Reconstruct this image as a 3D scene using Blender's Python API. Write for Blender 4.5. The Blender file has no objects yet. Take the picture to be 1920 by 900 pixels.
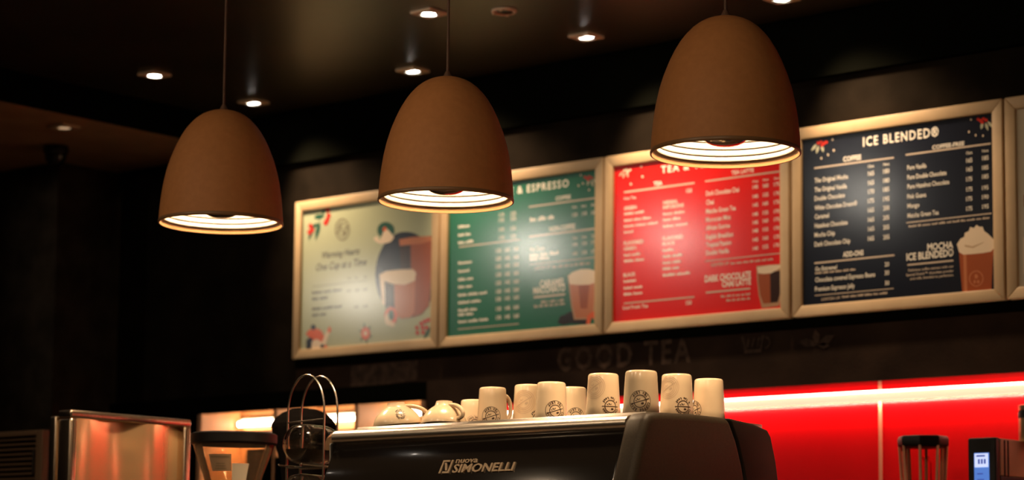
import bpy, math, random
from mathutils import Matrix, Vector
random.seed(7)
PI = math.pi
SC = bpy.context.scene
COL = SC.collection

# ------------------------------------------------------------------ camera
cam_d = bpy.data.cameras.new('camera')
cam = bpy.data.objects.new('camera', cam_d)
COL.objects.link(cam)
_r = Matrix(((0.762542, 0.063785, 0.643786), (0.646860, -0.090703, -0.757196), (0.010096, 0.993833, -0.110425))).to_quaternion()
cam.matrix_world = Matrix.Translation((0, 0, 1.1)) @ _r.to_matrix().to_4x4()
cam_d.sensor_width = 36.0
cam_d.lens = 79.67
cam_d.shift_y = 190.0 / 1920.0
cam_d.clip_start = 0.05
cam_d.dof.use_dof = True
cam_d.dof.focus_distance = 5.75
cam_d.dof.aperture_fstop = 2.9
SC.camera = cam

# ------------------------------------------------------------------ world, exposure
W = bpy.data.worlds.new('dim_cafe_air')
W.use_nodes = True
W.node_tree.nodes['Background'].inputs[0].default_value = (1.0, 0.62, 0.33, 1)
W.node_tree.nodes['Background'].inputs[1].default_value = 0.012
SC.world = W
SC.view_settings.view_transform = 'Standard'
SC.view_settings.look = 'None'
SC.view_settings.exposure = 0.0
SC.view_settings.gamma = 1.0
SC.view_settings.use_curve_mapping = False
SC.cycles.use_denoising = True
SC.cycles.max_bounces = 10
SC.cycles.sample_clamp_indirect = 4.0
SC.cycles.caustics_reflective = False

WARM = (1.0, 0.70, 0.42)
WHITE_WARM = (1.0, 0.74, 0.48)
# powers
P_PENDANT, P_SPOT, P_FRONT_FILL, P_WASH, P_MID = 135.0, 18.0, 66.0, 55.0, 6.0
P_LED = 17.0
E_LED, E_TUBE, E_BULB = 2.5, 45.0, 30.0

# ------------------------------------------------------------------ materials
MATS = {}
def mat(name, color, rough=0.5, metal=0.0, spec=0.5, emit=None, estr=0.0, noise=None, bump=None, trans=0.0, ior=1.45, coat=0.0, aniso=0.0):
    if name in MATS: return MATS[name]
    m = bpy.data.materials.new(name); m.use_nodes = True
    nt = m.node_tree; b = nt.nodes['Principled BSDF']
    b.inputs['Base Color'].default_value = (*color, 1)
    b.inputs['Roughness'].default_value = rough
    b.inputs['Metallic'].default_value = metal
    b.inputs['Specular IOR Level'].default_value = spec
    b.inputs['IOR'].default_value = ior
    b.inputs['Transmission Weight'].default_value = trans
    b.inputs['Coat Weight'].default_value = coat
    b.inputs['Anisotropic'].default_value = aniso
    if emit:
        b.inputs['Emission Color'].default_value = (*emit, 1)
        b.inputs['Emission Strength'].default_value = estr
    if noise or bump:
        tc = nt.nodes.new('ShaderNodeTexCoord')
    if noise:                                  # (scale, darker colour, lighter colour)
        n = nt.nodes.new('ShaderNodeTexNoise'); n.inputs['Scale'].default_value = noise[0]; n.inputs['Detail'].default_value = 6
        r = nt.nodes.new('ShaderNodeValToRGB')
        r.color_ramp.elements[0].color = (*noise[1], 1); r.color_ramp.elements[1].color = (*noise[2], 1)
        r.color_ramp.elements[0].position = 0.35; r.color_ramp.elements[1].position = 0.68
        nt.links.new(tc.outputs['Object'], n.inputs['Vector']); nt.links.new(n.outputs['Fac'], r.inputs['Fac'])
        nt.links.new(r.outputs['Color'], b.inputs['Base Color'])
    if bump:                                   # (scale, strength)
        n2 = nt.nodes.new('ShaderNodeTexNoise'); n2.inputs['Scale'].default_value = bump[0]; n2.inputs['Detail'].default_value = 4
        bp = nt.nodes.new('ShaderNodeBump'); bp.inputs['Strength'].default_value = bump[1]; bp.inputs['Distance'].default_value = 0.01
        nt.links.new(tc.outputs['Object'], n2.inputs['Vector']); nt.links.new(n2.outputs['Fac'], bp.inputs['Height'])
        nt.links.new(bp.outputs['Normal'], b.inputs['Normal'])
    MATS[name] = m
    return m

def thin_clear(name, tint, gloss=0.10, rough=0.03):
    m = bpy.data.materials.new(name); m.use_nodes = True
    nt = m.node_tree; nt.nodes.clear()
    out = nt.nodes.new('ShaderNodeOutputMaterial'); mx = nt.nodes.new('ShaderNodeMixShader')
    tr = nt.nodes.new('ShaderNodeBsdfTransparent'); gl = nt.nodes.new('ShaderNodeBsdfGlossy'); fr = nt.nodes.new('ShaderNodeFresnel')
    fr.inputs['IOR'].default_value = 1.22
    tr.inputs['Color'].default_value = (*tint, 1); gl.inputs['Roughness'].default_value = rough
    gl.inputs['Color'].default_value = (1, 0.95, 0.9, 1)
    nt.links.new(fr.outputs[0], mx.inputs[0]); nt.links.new(tr.outputs[0], mx.inputs[1]); nt.links.new(gl.outputs[0], mx.inputs[2])
    nt.links.new(mx.outputs[0], out.inputs['Surface'])
    MATS[name] = m
    return m

mat('ceiling_paint', (0.020, 0.016, 0.011), 0.34, spec=0.9, noise=(2.2, (0.030, 0.022, 0.014), (0.05, 0.038, 0.024)), bump=(14, 0.02))
mat('soffit_paint', (0.20, 0.12, 0.07), 0.9, spec=0.1, noise=(5, (0.50, 0.30, 0.17), (0.60, 0.37, 0.21)))
mat('wall_dark', (0.030, 0.020, 0.013), 0.9, spec=0.05, noise=(9, (0.036, 0.026, 0.017), (0.07, 0.05, 0.033)), bump=(60, 0.15))
mat('wall_brown', (0.06, 0.035, 0.022), 0.85, spec=0.08, noise=(4, (0.016, 0.008, 0.005), (0.036, 0.019, 0.011)), bump=(90, 0.12))
mat('wall_black', (0.003, 0.003, 0.002), 0.95, spec=0.0)
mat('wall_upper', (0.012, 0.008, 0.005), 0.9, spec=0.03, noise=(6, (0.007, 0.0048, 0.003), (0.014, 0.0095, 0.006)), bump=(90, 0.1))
mat('wall_print', (0.16, 0.09, 0.06), 0.8, spec=0.1, noise=(30, (0.03, 0.017, 0.011), (0.085, 0.048, 0.031)))
mat('floor_tile', (0.35, 0.24, 0.16), 0.4, noise=(3, (0.32, 0.22, 0.15), (0.40, 0.28, 0.19)))
mat('counter_stone', (0.05, 0.04, 0.032), 0.3, noise=(20, (0.03, 0.025, 0.02), (0.09, 0.07, 0.055)))
mat('counter_wood', (0.13, 0.07, 0.035), 0.5, noise=(6, (0.09, 0.05, 0.025), (0.17, 0.09, 0.045)))
mat('shade_fabric', (0.42, 0.17, 0.055), 0.6, spec=0.3, noise=(60, (0.40, 0.165, 0.055), (0.44, 0.185, 0.062)), bump=(500, 0.05))
mat('shade_rim', (0.20, 0.105, 0.045), 0.4)
mat('shade_liner', (0.86, 0.80, 0.72), 0.45)
mat('lamp_liner', (0.17, 0.15, 0.125), 0.5)
mat('cord', (0.10, 0.05, 0.03), 0.6)
mat('chrome', (0.85, 0.78, 0.70), 0.10, metal=1.0)
mat('rail_steel', (0.85, 0.74, 0.62), 0.32, metal=1.0)
mat('bulb_glow', (1, 0.9, 0.75), 0.3, emit=(1.0, 0.80, 0.55), estr=22.0)
mat('down_glow', (1, 0.95, 0.9), 0.3, emit=(1.0, 0.90, 0.78), estr=E_BULB)
mat('down_glow_dim', (1, 0.95, 0.9), 0.3, emit=(1.0, 0.62, 0.35), estr=0.5)
mat('down_trim', (0.80, 0.58, 0.40), 0.45)
mat('down_can', (0.75, 0.68, 0.6), 0.18, metal=1.0)
mat('frame_champagne', (0.52, 0.37, 0.22), 0.5, noise=(12, (0.55, 0.36, 0.19), (0.60, 0.40, 0.215)))
POST_R = 0.165
for n_, c_ in dict(poster_sage=(0.42, 0.43, 0.27), poster_green=(0.014, 0.13, 0.07), poster_red=(0.72, 0.008, 0.004), poster_navy=(0.008, 0.009, 0.016), poster_cream=(0.6, 0.5, 0.36),
                   cream=(0.80, 0.62, 0.44), cream_shade=(0.55, 0.36, 0.22), coffee=(0.34, 0.075, 0.022), coffee_light=(0.52, 0.17, 0.07), coffee_dark=(0.035, 0.012, 0.006), bean_dark=(0.02, 0.009, 0.005),
                   glass_edge=(0.45, 0.25, 0.14), red_print=(0.50, 0.025, 0.012), pale_leaf=(0.45, 0.43, 0.30), green_print=(0.02, 0.09, 0.055), orange_print=(0.70, 0.11, 0.03), navy_print=(0.010, 0.012, 0.022),
                   grey_print=(0.20, 0.17, 0.11), print_white=(0.92, 0.82, 0.68), print_tan=(0.62, 0.48, 0.36), print_dark=(0.045, 0.035, 0.02)).items():
    mat(n_, c_, POST_R, spec=0.4)
mat('splash_red', (0.85, 0.0, 0.002), 0.25)
mat('joint_pink', (0.9, 0.30, 0.18), 0.3)
mat('led_diffuser', (1, 0.8, 0.6), 0.4, emit=(1.0, 0.56, 0.36), estr=1.15)
mat('led_diode', (1, 0.9, 0.8), 0.4, emit=(1.0, 0.78, 0.58), estr=E_LED * 4.0)
mat('tube_light', (1, 0.95, 0.9), 0.4, emit=(1.0, 0.78, 0.52), estr=E_TUBE)
mat('niche_wood', (0.50, 0.25, 0.11), 0.5, noise=(8, (0.46, 0.20, 0.075), (0.62, 0.29, 0.12)))
mat('machine_black', (0.012, 0.009, 0.007), 0.16, coat=0.3)
mat('machine_grey', (0.045, 0.03, 0.018), 0.5, spec=0.25, noise=(300, (0.036, 0.026, 0.0155), (0.050, 0.035, 0.021)))
mat('machine_dark', (0.022, 0.018, 0.013), 0.5, spec=0.25)
mat('badge_gold', (0.80, 0.60, 0.40), 0.28, metal=0.8)
mat('tray_steel', (0.45, 0.40, 0.35), 0.3, metal=1.0)
mat('mug_ceramic', (0.84, 0.64, 0.42), 0.20, coat=0.2)
mat('mug_ink', (0.06, 0.032, 0.018), 0.45)
mat('mug_faint', (0.66, 0.47, 0.31), 0.35)
mat('cup_rim', (0.30, 0.20, 0.12), 0.4)
mat('wire_steel', (0.66, 0.57, 0.46), 0.25, metal=1.0)
mat('jar_glass', (0.97, 0.95, 0.90), 0.02, trans=1.0, ior=1.46)
mat('rib_glint', (0.85, 0.42, 0.25), 0.15, spec=0.8)  # bright streaks on the clear jug, put into the rib colour
mat('refraction_dark', (0.03, 0.018, 0.010), 0.35)
mat('steel_brushed', (0.85, 0.54, 0.28), 0.20, metal=0.72, aniso=0.9)
_n = MATS['steel_brushed'].node_tree; _t = _n.nodes.new('ShaderNodeTangent'); _t.direction_type = 'RADIAL'; _t.axis = 'Z'
_n.links.new(_t.outputs[0], _n.nodes['Principled BSDF'].inputs['Tangent'])
mat('steel_edge', (0.75, 0.58, 0.42), 0.25, metal=1.0)
mat('plastic_black', (0.008, 0.006, 0.005), 0.5, spec=0.3)
mat('matte_black', (0.004, 0.003, 0.0025), 0.9, spec=0.05)
mat('vent_tan', (0.17, 0.10, 0.055), 0.6)
mat('vent_dark', (0.02, 0.013, 0.008), 0.7)
mat('paper_note', (0.80, 0.66, 0.48), 0.6)
mat('label_tan', (0.52, 0.33, 0.19), 0.5)
mat('beans', (0.2, 0.1, 0.05), 0.5)
mat('brewer_beige', (0.36, 0.24, 0.13), 0.5, bump=(400, 0.1))
mat('brass_can', (0.62, 0.42, 0.22), 0.3, metal=0.9)
mat('screen_white', (0.5, 0.6, 0.9), 0.3, emit=(0.62, 0.70, 1.0), estr=1.0)
mat('screen_blue', (0.1, 0.25, 0.6), 0.3, emit=(0.10, 0.24, 0.75), estr=0.75)
mat('screen_ink', (0.1, 0.15, 0.5), 0.3, emit=(0.05, 0.10, 0.45), estr=0.6)
thin_clear('hopper_clear', (0.93, 0.86, 0.76))
_m = MATS['hopper_clear']; _n = _m.node_tree                     # slightly frosted plastic
_tl = _n.nodes.new('ShaderNodeBsdfTranslucent'); _tl.inputs[0].default_value = (0.85, 0.66, 0.46, 1)
_df = _n.nodes.new('ShaderNodeBsdfDiffuse'); _df.inputs[0].default_value = (0.75, 0.56, 0.38, 1)
_a = _n.nodes.new('ShaderNodeMixShader'); _b = _n.nodes.new('ShaderNodeMixShader'); _b.inputs[0].default_value = 0.06
_src = [l.from_socket for l in _n.links if l.to_socket.name == 'Surface'][0]; _out = [x for x in _n.nodes if x.type == 'OUTPUT_MATERIAL'][0]
_n.links.new(_tl.outputs[0], _a.inputs[1]); _n.links.new(_df.outputs[0], _a.inputs[2])
_n.links.new(_src, _b.inputs[1]); _n.links.new(_a.outputs[0], _b.inputs[2]); _n.links.new(_b.outputs[0], _out.inputs['Surface'])
thin_clear('blender_clear', (0.97, 0.90, 0.86))

# ------------------------------------------------------------------ helpers
def link(o, parent=None):
    COL.objects.link(o)
    if parent is not None: o.parent = parent
    return o
class MB:
    def __init__(s): s.v = []; s.f = []
    def add(s, V, F):
        n = len(s.v); s.v += [tuple(p) for p in V]; s.f += [tuple(i + n for i in f) for f in F]; return s
    def box(s, x0, x1, y0, y1, z0, z1):
        return s.add([(x0,y0,z0),(x1,y0,z0),(x1,y1,z0),(x0,y1,z0),(x0,y0,z1),(x1,y0,z1),(x1,y1,z1),(x0,y1,z1)],
                     [(0,3,2,1),(4,5,6,7),(0,1,5,4),(1,2,6,5),(2,3,7,6),(3,0,4,7)])
    def lathe(s, prof, n=48, c=(0,0,0), axis='z', squash=None):
        V = []; F = []
        for r, z in prof:
            for i in range(n):
                a = 2*PI*i/n; p = (r*math.cos(a), r*math.sin(a), z)
                if axis == 'y': p = (p[0], p[2], -p[1])
                V.append((p[0]+c[0], p[1]+c[1], p[2]+c[2]))
        for j in range(len(prof)-1):
            for i in range(n):
                k = (i+1) % n; F.append((j*n+i, j*n+k, (j+1)*n+k, (j+1)*n+i))
        return s.add(V, F)
    def tube(s, pts, r, n=10, closed=False):
        pts = [Vector(p) for p in pts]; V = []; F = []; m = len(pts)
        up = None
        for i, p in enumerate(pts):
            t = (pts[(i+1) % m] - pts[i-1]) if closed else (pts[min(i+1, m-1)] - pts[max(i-1, 0)])
            t.normalize()
            if up is None:
                up = Vector((0,0,1)) if abs(t.z) < 0.9 else Vector((1,0,0))
            a = t.cross(up); a.normalize(); b = a.cross(t); up = b
            rr = r[i] if isinstance(r, (list, tuple)) else r
            for k in range(n):
                q = 2*PI*k/n; V.append(p + a*rr*math.cos(q) + b*rr*math.sin(q))
        for i in range(m if closed else m-1):
            for k in range(n):
                F.append((i*n+k, i*n+(k+1) % n, ((i+1) % m)*n+(k+1) % n, ((i+1) % m)*n+k))
        if not closed:
            F.append(tuple(reversed(range(n)))); F.append(tuple((m-1)*n+k for k in range(n)))
        return s.add(V, F)
    def prism_x(s, poly, x0, x1):              # polygon in (y, z) extruded along x
        n = len(poly)
        V = [(x0, y, z) for y, z in poly] + [(x1, y, z) for y, z in poly]
        F = [tuple(range(n)), tuple(reversed(range(n, 2*n)))] + [(i, n+i, n+(i+1) % n, (i+1) % n) for i in range(n)]
        return s.add(V, F)
    def prism_y(s, poly, y0, y1):              # polygon in (x, z) extruded along y
        n = len(poly)
        V = [(x, y0, z) for x, z in poly] + [(x, y1, z) for x, z in poly]
        F = [tuple(range(n)), tuple(reversed(range(n, 2*n)))] + [(i, n+i, n+(i+1) % n, (i+1) % n) for i in range(n)]
        return s.add(V, F)
    def build(s, name, material, parent=None, smooth=None, bevel=0.0, seg=3):
        me = bpy.data.meshes.new(name); me.from_pydata(s.v, [], s.f); me.update()
        import bmesh
        b = bmesh.new(); b.from_mesh(me); bmesh.ops.recalc_face_normals(b, faces=b.faces[:]); b.to_mesh(me); b.free()
        me.materials.append(MATS[material])
        o = link(bpy.data.objects.new(name, me), parent)
        if bevel:
            md = o.modifiers.new('bevel', 'BEVEL'); md.width = bevel; md.segments = seg; md.limit_method = 'ANGLE'; md.angle_limit = math.radians(35)
        if smooth or bevel:
            ang = math.radians(smooth if smooth and smooth is not True else 40)
            for p in me.polygons: p.use_smooth = True
            me.set_sharp_from_angle(angle=ang) if not bevel else None
        return o
def cap_prof(prof):                            # close both ends of a lathe profile on the axis
    return [(0.00001, prof[0][1])] + list(prof) + [(0.00001, prof[-1][1])]
def tag(o, label, cat, group=None):
    o['label'] = label; o['category'] = cat
    if group: o['group'] = group
    return o
def thing(name, loc, label, cat, group=None, rz=0.0):
    o = link(bpy.data.objects.new(name, None)); o.location = loc; o.rotation_euler = (0, 0, rz)
    o.empty_display_size = 0.05
    return tag(o, label, cat, group)
def struct(o): o['kind'] = 'structure'; return o
def copy_tree(o, parent=None):
    c = o.copy(); COL.objects.link(c); c.parent = parent
    for ch in list(o.children): copy_tree(ch, c)
    return c

_tcache = {}
def text_mesh(body, bold=0.0, space=1.0, extrude=0.0):
    k = (body, bold, space, extrude)
    if k not in _tcache:
        cu = bpy.data.curves.new('t', 'FONT'); cu.body = body; cu.resolution_u = 2; cu.offset = bold; cu.space_character = space; cu.extrude = extrude
        ob = bpy.data.objects.new('t', cu)
        me = ob.to_mesh()
        _tcache[k] = ([tuple(v.co) for v in me.vertices], [tuple(p.vertices) for p in me.polygons])
        ob.to_mesh_clear(); bpy.data.objects.remove(ob); bpy.data.curves.remove(cu)
    return _tcache[k]
CAP = max(v[1] for v in text_mesh('H')[0])
def text_fit(body, w, h, bold=0.0, space=1.0, extrude=0.0):
    V, F = text_mesh(body, bold, space, extrude)
    x0 = min(v[0] for v in V); x1 = max(v[0] for v in V)
    sx = w / (x1 - x0); sy = h / CAP
    return [((v[0]-x0)*sx, v[1]*sy, v[2]*sy) for v in V], F

# ------------------------------------------------------------------ the room
ZC = 3.13                                      # ceiling height
YW = 6.64                                      # wall behind the counter
struct(MB().box(-13, 4, -3, 9, -0.1, 0).build('floor', 'floor_tile'))
struct(MB().box(-13, 4, -3, 9, ZC, ZC+0.1).build('ceiling', 'ceiling_paint'))
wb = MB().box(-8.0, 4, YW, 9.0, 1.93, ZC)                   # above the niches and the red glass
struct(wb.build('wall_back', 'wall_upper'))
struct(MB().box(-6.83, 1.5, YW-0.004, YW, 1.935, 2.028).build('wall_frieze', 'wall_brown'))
w2 = MB().box(-13, -7.46, YW, 9.0, 0, 1.93).box(-6.08, 4, YW+0.008, 9.0, 0, 1.93).box(-7.46, -6.08, YW+0.30, 9.0, 0, 1.93)
w2.box(-6.956, -6.08, YW, YW+0.30, 0, 1.66).box(-7.46, -6.956, YW, YW+0.30, 0, 1.40).box(-7.13, -6.968, YW, YW+0.235, 1.40, 1.70).box(-7.46, -6.08, YW, YW+0.02, 1.863, 1.93)
struct(w2.build('wall_back_lower', 'wall_black'))
struct(MB().box(-13, -8.0, YW-0.0, 9.0, 1.93, ZC).build('wall_far', 'wall_dark'))
struct(MB().box(-13, -8.03, 6.30, YW, 0, 3.0).build('wall_left', 'wall_dark'))
struct(MB().box(-13.1, -13, -3, 9, 0, ZC).build('wall_side', 'wall_dark'))
struct(MB().box(4, 4.1, -3, 9, 0, ZC).build('wall_right', 'wall_dark'))
struct(MB().box(-13, 4, -3.1, -3, 0, ZC).build('wall_front', 'wall_dark'))
# black band at the top of the wall, dropped ceiling over the left side
struct(MB().box(-7.19, 4, YW-0.03, YW, 2.905, ZC).build('trim_1', 'wall_black'))
struct(MB().box(-13, -7.20, 4.2, YW, 3.0, ZC).build('ceiling_dropped', 'soffit_paint'))
struct(MB().box(-7.20, -7.19, 4.2, YW, 3.0, ZC).build('trim_2', 'wall_black'))
# shadow below the menu boards, built as a black strip, black frieze edge over the red glass
struct(MB().box(-6.83, 1.5, YW-0.012, YW, 2.028, 2.062).build('shadow_strip', 'wall_black'))
struct(MB().box(-6.08, 1.5, YW-0.010, YW, 1.828, 1.935).build('trim_4', 'wall_brown'))
struct(MB().box(-13, -6.08, YW-0.010, YW, 1.863, 1.935).build('trim_5', 'wall_black'))

# painted words and drawings on the wall below the boards
def wall_text(body, x, z, w, h, bold=0.02, space=1.0):
    V, F = text_fit(body, w, h, bold, space)
    o = MB().add([(x+v[0], YW-0.0055, z+v[1]) for v in V], F).build('wall_lettering', 'wall_print', bpy.data.objects['wall_frieze'])
    return o
wall_text('GOOD TEA', -5.415, 1.94, 0.625, 0.085, 0.03, 1.25)
mb = MB().prism_y([(-6.507, 1.925), (-6.136, 1.945), (-6.136, 2.025), (-6.507, 2.02)], YW-0.006, YW-0.0035)
mb.build('wall_picture', 'wall_print', bpy.data.objects['wall_frieze'])
mb = MB()
cupx, cupz = -4.52, 1.955
mb.prism_y([(cupx-0.05, cupz+0.06), (cupx-0.035, cupz), (cupx+0.035, cupz), (cupx+0.05, cupz+0.06), (cupx+0.038, cupz+0.06), (cupx+0.028, cupz+0.012), (cupx-0.028, cupz+0.012), (cupx-0.038, cupz+0.06)], YW-0.006, YW-0.0035)
for k in range(3): mb.prism_y([(cupx-0.03+k*0.022, cupz+0.02), (cupx-0.02+k*0.022, cupz+0.02), (cupx-0.012+k*0.022, cupz+0.052), (cupx-0.022+k*0.022, cupz+0.052)], YW-0.006, YW-0.0035)
mb.tube([(cupx+0.05+0.025*math.cos(a), YW-0.005, cupz+0.032+0.02*math.sin(a)) for a in [(-1.4+0.35*i) for i in range(9)]], 0.004, 6)
mb.build('wall_cup_drawing', 'wall_print', bpy.data.objects['wall_frieze'])
def leafpoly(x0, z0, x1, z1, w):
    dx, dz = x1-x0, z1-z0; L = math.hypot(dx, dz); nx, nz = -dz/L*w/2, dx/L*w/2
    return [(x0, z0), (x0+.3*dx+nx*.8, z0+.3*dz+nz*.8), (x0+.6*dx+nx, z0+.6*dz+nz), (x1, z1), (x0+.6*dx-nx, z0+.6*dz-nz), (x0+.3*dx-nx*.8, z0+.3*dz-nz*.8)]
mb = MB()
for a in [(-4.25, 1.965, -4.33, 1.985, .03), (-4.25, 1.965, -4.26, 2.02, .03), (-4.25, 1.965, -4.18, 1.995, .03), (-4.25, 1.965, -4.20, 1.96, .02)]:
    mb.prism_y(leafpoly(*a), YW-0.006, YW-0.0035)
mb.build('wall_leaf_drawing', 'wall_print', bpy.data.objects['wall_frieze'])

# counters (the machine and the grinders stand on the front one; blender and brewer on the back one)
c = thing('front_counter', (0, 0, 0), 'dark stone front counter carrying the coffee machine', 'counter')
MB().box(-8.0, -1.8, 3.85, 5.35, 0.96, 1.0).build('worktop', 'counter_stone', c, bevel=0.004)
MB().box(-7.95, -1.85, 4.0, 5.25, 0.0, 0.96).build('body', 'counter_wood', c)
c = thing('back_counter', (0, 0, 0), 'dark stone back counter along the red glass wall', 'counter')
MB().box(-7.4, 1.4, 6.0, YW-0.002, 1.01, 1.05).build('worktop', 'counter_stone', c, bevel=0.004)
MB().box(-7.35, 1.35, 6.08, YW-0.002, 0.0, 1.01).build('body', 'counter_wood', c)

# lit niches under the wall (left), red glass with LED strip (right)
NX = [(-7.42, -6.968), (-6.944, -6.490), (-6.466, -6.118)]
mb = MB()
nb = MB().box(-7.44, -6.10, YW+0.235, YW+0.25, 1.40, 1.93)
struct(nb.build('wall_niche', 'niche_wood'))
for i, x in enumerate([-7.43, -6.956, -6.478, -6.109]):
    MB().box(x-0.012, x+0.012, YW, YW+0.235, 1.40 if i < 2 else 1.66, 1.93).build('divider', 'niche_wood', bpy.data.objects['wall_niche'])
MB().box(-7.418, -6.968, YW+0.02, YW+0.235, 1.765, 1.780).build('shelf', 'niche_wood', bpy.data.objects['wall_niche'])
for i, (x0, x1) in enumerate(NX + [NX[0]]):  # last tube, under the shelf, is added to light the lower niche
    t = thing('tube_lamp', (x0+0.004, YW+0.21 if i < 3 else YW+0.19, 1.83 if i < 3 else 1.75), ['slim tube lamp in the leftmost lit niche, above the clear grinder hopper', 'slim tube lamp in the middle lit niche, behind the wire rack', 'slim tube lamp in the lit niche behind the two tipped cups', 'slim tube lamp added under the shelf to brighten the niche behind the clear hopper'][i], 'lamp', 'tube lamps in the wall niches')
    L = x1 - x0 - 0.01
    MB().tube([(0.012, 0, 0), (L-0.012, 0, 0)], 0.010, 12).build('tube', 'tube_light', t, smooth=True)
    MB().box(0, L, 0.012, 0.024, -0.006, 0.022).build('batten', 'shade_liner', t)
    for xx in (0.0, L-0.012): MB().box(xx, xx+0.012, -0.008, 0.012, -0.011, 0.011).build('lamp_holder', 'shade_liner', t)
tag(MB().box(-6.69, -6.53, YW+0.03, YW+0.18, 1.66, 1.765).build('paper_box', 'paper_note', bevel=0.006), 'pale box on the shelf of the middle lit niche', 'box')
rp = MB()
rw = struct(MB().box(-6.06, 1.5, YW, YW+0.008, 1.05, 1.93).build('wall_splashback', 'wall_black'))
for x0, x1 in [(-6.055, -4.004), (-3.998, -2.0), (-1.994, 0.0), (0.006, 1.5)]:
    MB().box(x0, x1, YW-0.006, YW, 1.06, 1.828).build('glass_panel', 'splash_red', rw)
for x in (-4.001, -1.997, 0.003):
    MB().box(x-0.006, x+0.006, YW-0.009, YW-0.001, 1.06, 1.828).build('joint_strip', 'joint_pink', rw)
t = thing('led_strip', (-4.0, YW-0.006, 1.776), 'glowing LED strip along the top of the red glass wall', 'light')
MB().box(-2.05, 5.5, -0.010, 0.0, -0.017, 0.013).build('diffuser', 'led_diffuser', t, bevel=0.003)
d = MB()
x = -2.045
while x < 3.5:
    d.box(x, x+0.006, -0.012, -0.002, 0.012, 0.019); x += 0.0125
o = d.build('diode_row', 'led_diode', t); o['kind'] = 'stuff'
ld = bpy.data.lights.new('led_beam', 'AREA'); ld.shape = 'RECTANGLE'; ld.size = 7.5; ld.size_y = 0.008; ld.energy = P_LED; ld.color = (1.0, 0.72, 0.5)
lo = link(bpy.data.objects.new('led_beam', ld), t); lo.location = (1.72, -0.020, -0.019); lo.rotation_euler = (math.radians(18), 0, 0)

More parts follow.
